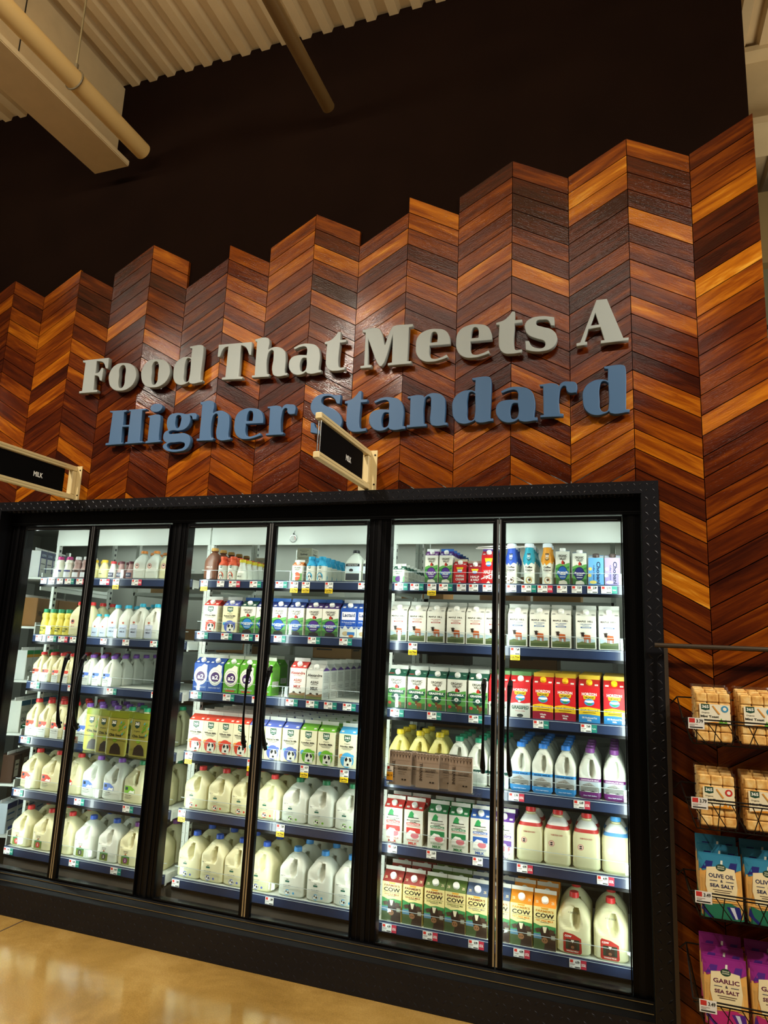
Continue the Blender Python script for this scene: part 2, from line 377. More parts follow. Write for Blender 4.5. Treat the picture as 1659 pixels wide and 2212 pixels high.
# ------------------------------------------------------------------ wall lettering
GLYPHS = {
 'F': '0,225c 207,223c 212,152c 197,155c 170,198s 112,214c 112,125c 140,128s 162,158c 173,155c 174,72c 160,76c 143,105s 111,114c 113,9c 145,8c 147,-3c 3,0c 3,10c 26,11c 24,211c 3,215c',
 'o': '106,174s 175,151s 206,103s 205,49s 169,5s 96,-10s 30,14s 0,68s 2,125s 38,166s|101,164s 120,148s 126,79s 119,12s 94,4s 80,24s 75,90s 76,152s',
 'd': '103,234c 189,233s 197,224s 196,5c 212,4c 211,-5c 129,-6s 120,6c 100,-5s 52,-10s 14,16s 0,70s 6,126s 44,162s 89,168s 120,158c 121,223c 104,226c|121,149c 120,25s 113,5s 92,1s 79,14s 75,64s 77,138s 87,159s 105,161s',
 'T': '1,223c 226,216c 230,137c 220,138c 192,189s 155,208c 153,3c 181,0c 182,-11c 45,-4c 45,6c 68,7c 70,209c 37,200s 12,147c 0,148c',
 'h': '2,231c 82,231s 93,218s 91,151c 121,165s 165,162s 203,134s 211,107s 212,-4c 229,-5c 229,-15c 152,-12s 137,5s 135,115s 125,152s 103,146s 91,120s 94,1c 111,-1c 110,-12c 0,-9c 0,1c 18,1c 16,217c 4,221c',
 'a': '26,149c 68,165s 122,163s 169,144s 190,105s 189,-4c 206,-7c 206,-17c 124,-16s 113,-4c 87,-18s 44,-16s 12,10s 0,47s 12,85s 51,98s 112,93c 111,137s 99,151s 69,153s 29,141c|112,80c 85,81s 73,66s 71,14s 80,-4s 104,-2s 115,21s',
 't': '81,215c 92,214c 92,165c 130,163c 129,152c 92,151c 90,17s 97,-1s 130,-3c 129,-15c 79,-18s 39,-9s 18,19s 14,54s 16,151c 0,153c 0,162c 37,171s 64,192s',
 'M': '2,210c 91,210s 105,198s 137,95c 176,202s 186,211s 294,210c 294,199c 273,197c 269,-5c 292,-7c 291,-17c 162,-16c 162,-6c 186,-4c 185,181c 122,-16s 109,-10s 33,168c 38,-4c 61,-6c 61,-17c 0,-17c 0,-7c 22,-6c 21,195c 4,198c',
 'e': '188,73c 185,107s 163,148s 116,165s 55,163s 13,136s 0,74s 10,24s 42,-9s 94,-19s 140,-13s 178,-2c 172,10c 144,-2s 93,-5s 79,8s 74,76c|76,88c 80,134s 91,152s 107,152s 118,141s 121,88c',
 's': '143,157c 145,115c 131,116c 115,147s 87,153s 56,150s 52,131s 87,110s 130,91s 154,59s 154,22s 130,-9s 87,-20s 39,-16s 4,-4c 2,41c 16,40c 30,12s 56,-3s 91,-5s 103,13s 96,34s 61,51s 17,77s 0,111s 3,144s 30,165s 78,170s 113,165s',
 'A': '99,224c 146,223c 219,5c 243,5c 242,-5c 116,-9c 117,3c 136,4c 116,79c 56,76c 31,5c 47,4c 46,-7c 0,-11c 0,1c 18,4c|92,164c 112,90c 61,88c',
 'H': '3,224c 129,222c 130,214c 112,212c 112,122c 167,122c 166,214c 152,216c 152,222c 277,220c 278,215c 251,214c 254,11c 278,8c 278,2c 152,1c 152,9c 168,10c 166,114c 112,115c 112,9c 129,8c 128,2c 0,1c 0,11c 23,12c 26,214c 5,219c',
 'i': '0,170c 79,173s 87,166s 92,8c 107,6c 106,0c 1,-3c 1,6c 16,8c 14,162c 2,164c|11,223s 25,242s 60,245s 91,233s 94,217s 80,200s 46,196s 20,205s',
 'g': '103,172s 152,162s 200,165s 220,158s 223,128c 201,128c 192,149s 175,155c 178,105s 153,73s 111,63s 57,67s 34,57s 35,46s 60,42s 103,42s 157,39s 188,16s 194,-22s 177,-55s 126,-69s 63,-67s 17,-50s 5,-28s 33,-11c 8,6s 0,32s 9,57s 32,67c 19,99s 17,133s 31,163s 64,173s|99,163s 115,152s 117,110s 106,80s 90,76s 77,91s 74,134s 80,157s|29,-28s 42,-14s 85,-10s 138,-11s 161,-22s 159,-45s 125,-58s 76,-58s 42,-49s',
 'r': '0,167c 74,166s 88,156s 90,146c 111,170s 144,170s 174,161s 176,114c 142,116s 132,128s 126,151s 107,150s 92,110s 94,7c 111,4c 110,-5c 3,-3c 4,4c 20,5c 17,159c 2,161c',
 'S': '177,203c 176,154c 161,156c 136,193s 95,206s 66,196s 62,168s 87,146s 141,120s 183,81s 193,36s 174,1s 126,-18s 74,-18s 39,-11s 9,-4c 8,51c 23,48c 37,18s 73,-3s 114,-3s 131,18s 116,47s 62,75s 19,104s 0,142s 11,186s 47,212s 106,214s 147,203s',
 'n': '0,160c 73,162s 88,153s 89,145c 118,165s 165,164s 199,141s 205,112s 203,0c 219,-2c 219,-11c 146,-10s 134,-1s 132,112s 123,153s 100,149s 90,121s 91,1c 106,-1c 105,-10c 0,-11c 1,-2c 18,-1c 16,153c 1,153c',
}

def glyph_obj(ch, x, z, m, label, group):
    c = bpy.data.curves.new('g', 'CURVE'); c.dimensions = '2D'; c.fill_mode = 'BOTH'; c.extrude = .0135; c.bevel_depth = .0025; c.bevel_resolution = 1; c.resolution_u = 5
    for con in GLYPHS[ch].split('|'):
        ps = con.split(); s = c.splines.new('BEZIER'); s.bezier_points.add(len(ps)-1); s.use_cyclic_u = True
        for b, p in zip(s.bezier_points, ps):
            a, d = p[:-1].split(','); b.co = (int(a)/1000, int(d)/1000, 0)
            b.handle_left_type = b.handle_right_type = 'AUTO' if p[-1] == 's' else 'VECTOR'
    o = bpy.data.objects.new('g', c); col.objects.link(o); bpy.context.view_layer.update()
    me = bpy.data.meshes.new_from_object(o); bpy.data.objects.remove(o); bpy.data.curves.remove(c)
    me.materials.clear(); me.materials.append(m)
    o = bpy.data.objects.new('sign_letter', me); col.objects.link(o)
    o.rotation_euler = (PI/2, 0, 0); o.location = (x, -.134, z); tag(o, label, 'sign letter', group)
GREY = M('969E9C', .55); BLUE = M('365B82', .55)
ONES = {'o': 1}
L1 = [('F', -2.493, 'Food'), ('o', -2.259, 'Food'), ('o', -2.005, 'Food'), ('d', -1.763, 'Food'), ('T', -1.452, 'That'), ('h', -1.201, 'That'), ('a', -.961, 'That'), ('t', -.739, 'That'), ('M', -.51, 'Meets'), ('e', -.19, 'Meets'), ('e', .035, 'Meets'), ('t', .25, 'Meets'), ('s', .4, 'Meets'), ('A', .656, 'A')]
L2 = [('H', -2.222, 'Higher'), ('i', -1.918, 'Higher'), ('g', -1.789, 'Higher'), ('h', -1.545, 'Higher'), ('e', -1.293, 'Higher'), ('r', -1.08, 'Higher'), ('S', -.802, 'Standard'), ('t', -.592, 'Standard'), ('a', -.443, 'Standard'), ('n', -.226, 'Standard'), ('d', .023, 'Standard'), ('a', .253, 'Standard'), ('r', .474, 'Standard'), ('d', .683, 'Standard')]
ORD = ['first', 'second', 'third', 'fourth', 'fifth', 'sixth', 'seventh', 'eighth', 'ninth', 'tenth', 'eleventh', 'twelfth', 'thirteenth', 'fourteenth', 'fifteenth']
for row, z, m, cn in ((L1, 3.16, GREY, 'pale grey'), (L2, 2.79, BLUE, 'slate blue')):
    idx = {}
    for ch, x, wd in row:
        idx[wd] = idx.get(wd, 0)+1
        glyph_obj(ch, x, z, m, '%s raised letter %s, %s letter of the wall word %s' % (cn, ch, ORD[idx[wd]-1], wd) if wd != 'A' else 'pale grey raised capital letter A standing alone after Meets', cn+' letters of the wall slogan')

# ------------------------------------------------------------------ aisle signs on brackets
def aisle_sign(x, label):
    t = empty('aisle_sign', (x, -.1, 2.45)); tag(t, label, 'aisle sign', 'cream bracket signs above the cooler')
    c = M('D6C28E', .45)
    mb = MB(); mb.box(-.052, .052, -.006, 0, 0, .222, c)
    for px in (-.04, .04):
        for pz in (.03, .195): mb.cyl((px, -.009, pz), (px, -.006, pz), .005, DARKSTEEL, 8)
    kid(t, mb.build('wall_plate', t))
    for z0 in (.0, .186):
        mb = MB(); mb.bbox(-.016, .016, -.67, -.0065, z0+.003, z0+.033, c, .003); mb.box(.0162, .0172, -.66, -.1, z0+.017, z0+.018, '8C7A4E'); kid(t, mb.build('arm', t))
    mb = MB(); mb.bbox(-.016, .016, -.04, -.0075, .0335, .1855, c, .003); kid(t, mb.build('upright', t))
    mb = MB(); mb.cyl((.006, -.65, .034), (.006, -.65, .185), .0035, STEEL, 8); mb.cyl((-.006, -.65, .034), (-.006, -.65, .185), .0035, STEEL, 8); kid(t, mb.build('steel_rod', t))
    mb = MB(); mb.box(-.004, .004, -.635, -.095, .034, .185, M('020202', .8, spec=.1))
    paint(mb, plane((.004, -.635, .034), (0, .54, 0), (0, 0, .151)), [('T', 'MILK', .63, .42, .13, .2, 'E8E8E2')])
    paint(mb, plane((-.004, -.095, .034), (0, -.54, 0), (0, 0, .151)), [('T', 'MILK', .63, .42, .13, .2, 'E8E8E2')])
    kid(t, mb.build('sign_panel', t)); return t
aisle_sign(-.455, 'cream bracket sign reading MILK in front of the slogan')
aisle_sign(-2.48, 'cream bracket sign reading MILK at the left picture edge')

# ================================================================== the cooler
SEAM = (-2.33, -1.052, .258); MULL = (-2.965, -1.685, -.395, .915)
XL, XR = -3.11, 1.015
def lozenges(mb, o, U, Vv, W_, H_, m, s=.030, off=.5):
    """raised diamond-plate pattern on a flat face"""
    o = Vector(o); U = Vector(U); Vv = Vector(Vv); Nn = U.cross(Vv)
    ny = max(1, int(H_/s+.3)); nx = int(W_/s); sy = H_/ny
    for j in range(ny):
        for i in range(nx):
            u = (i+.5)*s; v = (j+.5)*sy; a = PI/4 if (i+j) % 2 else -PI/4
            d = U*math.cos(a)+Vv*math.sin(a); e = U*-math.sin(a)+Vv*math.cos(a); c = o+U*u+Vv*v
            l, b, h = s*.42, s*.13, .0016
            mb.add([c+d*l, c+e*b, c-d*l, c-e*b, c+d*l*.5+Nn*h, c-d*l*.5+Nn*h], [(0, 1, 4), (1, 5, 4), (1, 2, 5), (2, 3, 5), (3, 4, 5), (3, 0, 4)], m)
case = empty('reach_in_cooler', (-1.05, 0, 0)); tag(case, 'long black glass-door cooler with diamond-plate trim below the wood wall', 'cooler')
OX = 1.05
def cpart(name, mb):
    for i, v in enumerate(mb.v): mb.v[i] = (v[0]+OX, v[1], v[2])
    return kid(case, mb.build(name, case))
PLATE = M('26262B', .3, .7)
mb = MB(); mb.box(XL, XR, -.13, .04, 2.385, 2.444, PLATE); lozenges(mb, (XL, -.13, 2.386), (1, 0, 0), (0, 0, 1), XR-XL, .057, PLATE, .028)
lozenges(mb, (XL+.1, 0, 2.385), (1, 0, 0), (0, -1, 0), XR-XL-.2, .13, PLATE, .02); cpart('top_trim', mb)
mb = MB(); mb.box(.94, XR, -.13, .04, 0, 2.385, PLATE); lozenges(mb, (.941, -.13, .01), (1, 0, 0), (0, 0, 1), XR-.941, 2.37, PLATE, .0365)
lozenges(mb, (XR, -.13, .01), (0, 1, 0), (0, 0, 1), .05, 2.37, PLATE, .03)
mb.box(.936, .9395, -.1315, -.125, 0, 2.38, DARKSTEEL); cpart('side_trim', mb)
mb = MB(); mb.box(XL, -3.035, -.13, .04, 0, 2.385, PLATE); lozenges(mb, (XL, -.13, .01), (1, 0, 0), (0, 0, 1), .075, 2.37, PLATE, .0365); cpart('side_trim', mb)
mb = MB(); mb.box(-3.034, .935, -.045, .03, 2.30, 2.3845, BLACK); mb.box(-3.034, .935, -.0475, -.0455, 2.312, 2.315, DARKSTEEL); cpart('header_frame', mb)
mb = MB(); mb.box(-3.034, .935, -.128, -.02, .001, .155, PLATE); lozenges(mb, (-3.03, -.128, .004), (1, 0, 0), (0, 0, 1), 3.96, .148, PLATE, .034); cpart('kick_plate', mb)
mb = MB()
vv = [(-3.034, -.125, .1555), (.935, -.125, .1555), (.935, -.05, .20), (-3.034, -.05, .20), (-3.034, .03, .1555), (.935, .03, .1555), (.935, .03, .20), (-3.034, .03, .20)]
mb.add(vv, [(0, 1, 2, 3), (3, 2, 6, 7), (0, 4, 5, 1), (4, 7, 6, 5), (1, 5, 6, 2), (0, 3, 7, 4)], BLACK)
for za, ya in ((.172, -.1), (.1935, -.063)): mb.box(-3.03, .93, ya-.003, ya, za, za+.0035, STEEL)
cpart('bottom_rail', mb)
for k, mx in enumerate(MULL):
    mb = MB(); a, b = (mx-.062, mx+.062) if k in (1, 2) else ((-3.034, mx+.068) if k == 0 else (.852, .9348))
    mb.box(a, b, -.03, .03, .2005, 2.2995, BLACK)
    for gx in (a+.028, b-.028): mb.box(gx-.003, gx+.003, -.033, -.0302, .2005, 2.2995, BLACKM)
    mb.box((a+b)/2-.01, (a+b)/2+.01, -.036, -.0302, .2005, 2.2995, BLACKM)
    cpart('mullion', mb)
# six doors
edges = [(-2.895, -2.333), (-2.327, -1.749), (-1.621, -1.055), (-1.049, -.459), (-.331, .255), (.261, .850)]
for k, (a, b) in enumerate(edges):
    left = k % 2 == 0    # handle on the seam side
    dr = kid(case, empty('door', ((a+b)/2+OX, -.035, .2))); dr.parent = case
    h = (b-a)/2; sw = .029
    mb = MB(); x_in0, x_in1 = (-h+.006, h-sw) if left else (-h+sw, h-.006)
    mb.bbox(-h, x_in0, -.012, .012, .003, 2.093, BLACK, .002); mb.bbox(x_in1, h, -.012, .012, .003, 2.093, BLACK, .002)
    mb.bbox(x_in0, x_in1, -.012, .012, .003, .013, BLACK, .002); mb.bbox(x_in0, x_in1, -.012, .012, 2.068, 2.093, BLACK, .002)
    sx = h-.008 if left else -h
    mb.box(sx, sx+.008, -.0145, -.0122, .01, 2.085, M('C4C6C8', .3, 1))
    mb.box(-h+.02, h-.02, -.0135, -.0122, 2.074, 2.0765, STEEL)
    o = mb.build('door_frame', dr); KIDS.setdefault(dr.name, []).append(o)
    mb = MB(); mb.box(x_in0+.0005, x_in1-.0005, .0, .004, .0135, 2.0675, GLASS); mb.build('glass', dr)
    hx = h-.062 if left else -h+.062
    mb = MB(); pts = []; rr = []
    for i in range(17):
        tt = i/16; z = .848+.435*tt; bow = math.sin(PI*tt); pts.append((hx+(.006*bow if left else -.006*bow), -.020-.045*bow**.6, z)); rr.append(.0055+.011*(abs(2*tt-1)**2.2)*(1 if .02 < tt < .98 else .45))
    for i in range(16): mb.cyl(pts[i], pts[i+1], rr[i], BLACK, 10, r2=rr[i+1], caps=(i in (0, 15)))
    mb.cyl(pts[1], (hx, -.0125, pts[1][2]), .008, BLACK, 8); mb.cyl(pts[-2], (hx, -.0125, pts[-2][2]), .008, BLACK, 8)
    mb.build('handle', dr)

# ------------------------------------------------------------------ shelving inside
DK = {'left': (1.97, 1.59, 1.286, .940, .617, .268), 'middle': (1.97, 1.656, 1.305, .958, .638, .265), 'right': (1.97, 1.648, 1.295, .940, .618, .243)}
BAYX = {'left': (-2.885, -1.672), 'middle': (-1.622, -.437), 'right': (-.387, .862)}
RAILY = .12
def perf(mb, x, y, z0, z1, m):
    mb.box(x-.011, x+.011, y, y+.03, z0, z1, m)
    z = z0+.04
    while z < z1-.04:
        mb.box(x-.006, x-.002, y-.0006, y, z, z+.004, '8A8F88'); z += .05
    z = z0+.03
    for sx in (x+.011, x-.0116):
        z = z0+.03
        while z < z1-.04: mb.box(sx, sx+.0006, y+.006, y+.022, z, z+.018, '202428'); z += .042
for bay in ('left', 'middle', 'right'):
    x0, x1 = BAYX[bay]
    g = empty('shelving_unit', ((x0+x1)/2, RAILY, .03)); tag(g, 'white steel shelving with navy price rails behind the %s pair of doors' % bay, 'shelving', 'cooler shelving units'); gl = g.location
    def sp(name, mb, par=g, off=gl):
        for i, v in enumerate(mb.v): mb.v[i] = (v[0]-off.x, v[1]-off.y, v[2]-off.z)
        return mb.build(name, par)
    for ux in (x0-.0125, x1+.0125):
        for uy in (.25, .80):
            mb = MB(); perf(mb, ux, uy, .03, 2.30, SHELFW); sp('upright', mb)
    mb = MB(); mb.box(x0-.02, x1+.02, .244, .2495, 2.212, 2.315, SHELFW); mb.box(x0-.02, x1+.02, .244, .262, 2.205, 2.2118, SHELFW); sp('header_panel', mb)
    mb = MB(); mb.box(x0, x1, .13, .80, .04, .2, M('4A453E', .5)); sp('base_panel', mb)
    for k, z in enumerate(DK[bay]):
        mb = MB(); xa, xb = x0+.003, x1-.003
        mb.box(xa, xb, RAILY+.013, .795, z-.012, z, SHELFW); mb.box(xa, xb, RAILY+.012, RAILY+.03, z-.058, z-.0125, SHELFW)
        for bx in (xa, xb-.004): mb.box(bx, bx+.004, RAILY+.0305, .79, z-.05, z-.0125, SHELFW)
        sh = sp('shelf', mb)
        mb = MB(); mb.box(xa, xb, RAILY, RAILY+.0115, z-.046, z+.003, NAVY); mb.box(xa, xb, RAILY-.002, RAILY+.0115, z-.060, z-.0465, BLACK); mb.box(xa, xb, RAILY-.001, RAILY, z-.004, z-.002, 'A8B4C0')
        o = sp('price_rail', mb, sh)
        mb = MB(); mb.box(xa, xb, RAILY+.0155, RAILY+.0175, z+.001, z+.062, ACRYL); mb.box(xa, xb, RAILY+.0150, RAILY+.0154, z+.0595, z+.062, 'A9B4B4'); o = sp('clear_fence', mb, sh)

# price tickets
def ticket(kind, price):
    mb = MB(); wd = .05; F = plane((-wd/2, 0, 0), (wd, 0, 0), (0, 0, .036))
    mb.box(-wd/2, wd/2, .0002, .0012, 0, .036, 'E4E6E0')
    els = [('r', .06, .62, .34, .96, 'C8382E'), ('r', .06, .45, .5, .50, '9A5A50'), ('r', .06, .34, .44, .38, '8A8A88'), ('r', .5, .08, .95, .2, '3A3A3A'), ('r', .06, .12, .3, .17, '77777A')]
    if price: els.append(('T', price, .73, .74, .36, .34, '2A2A2A'))
    paint(mb, F, els, nx=1)
    if kind in ('org', 'loc'):
        c = {'org': '1F7A6C', 'loc': 'B83246'}[kind]
        mb.box(wd/2+.001, wd/2+.026, .0002, .0012, 0, .036, c)
        paint(mb, plane((wd/2+.001, 0, 0), (.025, 0, 0), (0, 0, .036)), [('T', 'LOCAL', .5, .5, .8, .34, 'F0E8E4')] if kind == 'loc' else [('t', 'Kosher', .5, .5, .7, .22, 'D8EDE6')], nx=1)
    if kind == 'low':
        mb.box(-wd/2+.001, wd/2-.001, .0002, .0012, -.027, -.0005, 'EBC71E')
        paint(mb, plane((-wd/2, 0, -.027), (wd, 0, 0), (0, 0, .027)), [('T', 'Low Price', .5, .6, .8, .4, '2B2B12'), ('r', .15, .16, .85, .26, '3A3A20')], nx=1)
    return mb.mesh('price_tag')
_tk = {}
TAGS = '''right0 s 862,1266,4.29,org;896,1266,4.99,org;933,1267,5.99,low;958,1267,6.99,org;997,1268,7.49,;1023,1269,3.79,;1053,1270,5.49,;1105,1271,3.79,;1137,1271,3.79,org;1172,1272,3.79,loc;1214,1273,7.29,;1246,1274,7.29,;1280,1275,5.99,;1310,1275,5.99,org
right1 s 892,1393,7.49,low;1113,1405,7.49,low
right2 s 853,1536,7.99,org;933,1543,5.99,org;1023,1552,6.99,org;1163,1564,7.49,org;1266,1576,7.49,org
right3 s 1110,1718,5.99,loc;1251,1739,6.49,loc
right4 s 848,1828,3.69,;932,1843,3.69,;1032,1861,3.69,;1128,1876,4.99,loc;1302,1907,4.99,loc
right5 s 836,1999,4.99,loc;924,2016,4.99,loc;1023,2036,4.99,loc;1121,2054,4.99,loc;1242,2077,6.99,loc
middle0 s 442,1259,4.39,low;477,1260,3.79,;503,1261,2.99,loc;548,1262,3.99,org;604,1262,4.49,org;636,1263,5.29,low;661,1264,3.29,low;711,1267,5.19,low;783,1267,5.49,
middle1 s 434,1372,5.99,org;486,1374,6.49,org;530,1377,5.49,org;560,1380,,;600,1384,6.49,org;674,1386,6.49,org;742,1390,5.49,org
middle2 s 420,1500,4.49,org;490,1507,6.49,org;553,1512,5.99,;626,1517,7.49,org;670,1524,7.49,org;709,1528,6.99,org;750,1529,6.99,org
middle3 s 408,1634,4.39,low;543,1647,4.39,low;658,1660,4.39,low;744,1671,4.39,low
middle4 s 393,1761,7.39,low;606,1793,7.89,low
middle5 s 376,1910,7.89,;582,1950,7.89,
left0 s 95,1256,3.99,;112,1256,4.99,;130,1257,2.99,;147,1257,3.49,org;172,1257,3.49,loc;223,1258,5.99,loc;251,1259,4.99,low;292,1260,6.99,loc;365,1261,6.99,
left1 s 84,1378,4.99,;109,1381,2.99,org;133,1382,5.99,loc;158,1383,5.99,org;224,1387,6.99,;272,1389,8.99,;332,1392,6.99,org
left2 s 72,1488,4.99,org;153,1491,4.99,;237,1500,4.99,org;334,1507,3.99,
left3 s 52,1599,4.99,org;236,1620,4.99,org;306,1628,5.49,
left4 s 37,1712,6.99,org;168,1733,6.99,org;273,1746,7.99,org
left5 s 14,1841,9.99,org;156,1870,9.99,org;246,1886,9.99,org'''
SH = ['top', 'second', 'third', 'fourth', 'fifth', 'bottom']
for line in TAGS.split('\n'):
    key, _, rest = line.split(' ', 2); bay, k = key[:-1], int(key[-1])
    last = -9
    for n, e in enumerate(rest.split(';')):
        px, py, pr, kd = e.split(','); x = at(float(px), float(py), RAILY).x; x = max(x, BAYX[bay][0]+.03)
        x = max(x, last+.0); last = x+(.08 if kd in ('org', 'loc') else .053)
        if (kd, pr) not in _tk: _tk[(kd, pr)] = ticket(kd, pr)
        o = bpy.data.objects.new('price_tag', _tk[(kd, pr)]); col.objects.link(o); o.location = (x, RAILY-.0035, DK[bay][k]-.041)
        d = {'org': 'price tag %swith green side card', 'loc': 'price tag %swith red LOCAL card', 'low': 'price tag %swith yellow Low Price flap', '': 'plain white price tag %s'}[kd] % (pr+' ' if pr else '')
        tag(o, '%s, %s %s-bay shelf rail, %s from left' % (d.strip(), SH[k], bay, ORD[n]), 'price tag', 'price tags on the %s rail of the %s bay' % (SH[k], bay))

# ================================================================== products
def SH365(u, v, s, c='17573F'):
    return [('p', [(u-s, v+s*.5), (u+s, v+s*.5), (u+s*.93, v-s*.3), (u, v-s*.55), (u-s*.93, v-s*.3)], c), ('T', '365', u, v+s*.12, s*1.55, s*.42, 'F4F4EA'), ('r', u-s*.6, v-s*.3, u+s*.6, v-s*.22, 'CFE0D4')]
def COW(u, v, s, a='8A4A1E', b='1E1712'):
    return [('p', [(u-s*.55, v), (u-s*.5, v+s*.42), (u+s*.6, v+s*.36), (u+s*.68, v), (u+s*.5, v-.1*s), (u-s*.4, v-.1*s)], a)] + \
           [('r', u+k*s, v-s*.42, u+(k+.12)*s, v, a) for k in (-.45, -.2, .35, .54)] + \
           [('p', [(u-s*1.0, v+s*.62), (u-s*.55, v+s*.68), (u-s*.42, v+s*.3), (u-s*.7, v+s*.0), (u-s*.9, v+s*.22)], b),
            ('p', [(u-s*1.15, v+s*.62), (u-s*.95, v+s*.52), (u-s*.95, v+s*.64)], b), ('p', [(u-s*.5, v+s*.66), (u-s*.3, v+s*.56), (u-s*.5, v+s*.5)], b), ('e', u-s*.74, v+s*.12, s*.1, s*.09, 'D8B898')]
def LINES(u0, v0, u1, n, dv, c, h=.012):
    return [('r', u0+(.04 if i % 2 else 0), v0-dv*i, u1-(.05 if i % 3 else 0), v0-dv*i+h, c) for i in range(n)]
def PATCH(u, v, s, c):   # black and white cow-hide patch on a coloured round
    return [('e', u, v+.01, s*1.15, s*.66, c), ('p', [(u-s*.55, v-s*.5), (u-s*.5, v+s*.1), (u-s*.1, v+s*.34), (u+s*.6, v+s*.28), (u+s*.9, v), (u+s*.8, v-s*.55)], 'F2F0E2'),
            ('p', [(u-s*.4, v+s*.12), (u-s*.1, v+s*.3), (u+s*.12, v+s*.12), (u-.1*s, v-s*.1), (u-s*.34, v-s*.06)], '1C1C1E'), ('p', [(u+s*.3, v+s*.24), (u+s*.6, v+s*.24), (u+s*.8, v-s*.02), (u+s*.45, v-.12*s)], '1C1C1E'), ('e', u+.14*s, v-s*.34, s*.2, s*.1, '1C1C1E')]
def ov(top, blob, txt, txt2, cow=False, tc='F2F2EA', big=False):
    e = [('T', 'ORGANIC', .5, .87, .62, .075, '2C2A22'), ('T', 'VALLEY', .52, .785, .5, .075, '2C2A22'),
         ('p', [(.42, .62), (.42, .69), (.5, .745), (.58, .69), (.58, .62)], 'B8301E'), ('p', [(.58, .62), (.58, .69), (.5, .745), (.66, .68), (.66, .62)], '3A1A12'),
         ('p', [(0, .0), (1, 0), (1, .66), (.8, .64), (.6, .6), (.3, .64), (0, .58)], '5FA04C'), ('p', [(0, .5), (.35, .56), (.7, .5), (1, .58), (1, .5), (0, .44)], '2F7A3E'), ('p', [(0, 0), (1, 0), (1, .2), (.5, .16), (0, .22)], '3E6A3A')]
    if big:
        e += [('p', [(.06, .60), (.94, .56), (.94, .43), (.06, .46)], '0E4A38'), ('T', txt, .5, .525, .8, .07, 'F4F4EC'), ('e', .5, .36, .27, .14, '0E4A38'), ('e', .5, .38, .12, .06, 'F2F2EA'), ('T', txt2, .5, .38, .1, .05, '1C1C1C'),
              ('e', .16, .16, .09, .05, 'C8463C')]+COW(.66, .12, .22, '8A5228', '6A3A1A')
    else:
        e += [('e', .5, .36, .36, .215, '1C2A3A'), ('e', .5, .36, .32, .195, blob), ('p', [(.08, .42), (.92, .42), (.92, .31), (.08, .31)], '2A6AB4' if 'LACT' in txt else blob), ('T', txt, .5, .385, .72, .055, tc), ('T', txt2, .5, .325, .44, .055, tc), ('r', .3, .23, .7, .25, 'E0E0E8'), ('p', [(.2, 0), (.25, .12), (.6, .15), (.8, .1), (.85, 0)], 'DCD8C8' if cow else '2A2420')]
    return e
def art_maple(c):
    return [('T', 'MAPLE', .3, .84, .4, .05, '3A3630'), ('T', 'HILL', .72, .84, .27, .05, '3A3630'), ('t', '100% GRASSFED', .5, .755, .55, .028, c), ('t', 'ORGANIC', .5, .71, .32, .025, c), ('r', .24, .64, .76, .675, c), ('r', .3, .652, .7, .662, 'E8E4DC'),
            ('p', [(.06, .04), (.94, .04), (.94, .30), (.7, .33), (.4, .29), (.06, .34)], 'B9CBD2'), ('r', .06, .04, .94, .2, '4E5C34'), ('p', [(.06, .18), (.3, .24), (.6, .2), (.94, .23), (.94, .16), (.06, .14)], '6A7446')]+COW(.54, .33, .28, 'B4592A', '2A1C16')
def art_365(c, l1, milk='Milk'):
    return SH365(.5, .86, .2)+[('t', 'Organic', .5, .70, .34, .04, '3A3A32'), ('T', l1, .5, .625, .8, .055, '2A2A26'), ('r', .18, .565, .82, .578, '6A6A60'), ('r', .26, .53, .74, .542, '6A6A60'), ('e', .22, .33, .16, .07, 'E89A3A' if c in ('D8452E', '4AA8DC') else '4AA8DC')]+PATCH(.54, .22, .34, c)+[('e', .84, .36, .1, .045, c)]
def art_horizon(g, band, txt):
    e = [('T', 'HORIZON', .5, .80, .7, .085, 'F4F0E4'), ('p', [(.2, .755), (.8, .755), (.76, .66), (.24, .66)], 'F0C41C'), ('T', 'ORGANIC', .5, .707, .5, .06, '1E1A14'), ('e', .5, .575, .24, .10, '3A8AC8'), ('p', [(.3, .62), (.7, .63), (.72, .58), (.5, .55), (.28, .59)], 'F2F0E8'), ('p', [(.34, .53), (.5, .56), (.68, .53), (.5, .49)], '2E8A4E')]
    if g: e += [('r', 0, 0, 1, .40, 'C4C2B8'), ('p', [(0, .4), (.3, .43), (.7, .41), (1, .44), (1, .38), (0, .38)], 'D8D6CC'), ('T', 'GRASSFED', .5, .3, .84, .12, '1C4A3A'), ('t', 'Vitamin D Milk', .5, .19, .5, .03, 'A83A34'), ('e', .5, .06, .16, .05, '2A2A26'), ('e', .46, .47, .07, .03, 'F2F0E8')]
    else: e += [('p', [(0, .40), (.4, .445), (1, .40), (1, .2), (0, .2)], 'EEC01E'), ('T', 'DHA Omega-3', .5, .345, .84, .065, '2A1E10'), ('r', .2, .275, .8, .29, '5A4414'), ('p', [(0, 0), (1, 0), (1, .21), (.5, .235), (0, .22)], band)]+[('T', t, .5, .14-.07*i, w_, .05, 'F4F0EA') for i, (t, w_) in enumerate(txt)]
    return e
def art_a2(c, low):
    return [('r', 0, 0, 1, .24, c), ('e', .5, .56, .46, .34, 'EFEEDC'), ('p', [(.12, .7), (.7, 1.0), (.92, .95), (.9, .6)], 'EFEEDC'), ('e', .5, .53, .43, .27, 'B0A8C0'), ('e', .5, .53, .4, .25, 'EFEEDC'), ('e', .5, .53, .31, .19, '43235F'), ('T', 'a2', .5, .53, .42, .17, 'F4F2EE'), ('t', low, .5, .14, .8, .05, 'D8DCE8'), ('r', .2, .05, .8, .1, 'C8503C' if c == '5CA02E' else c)]
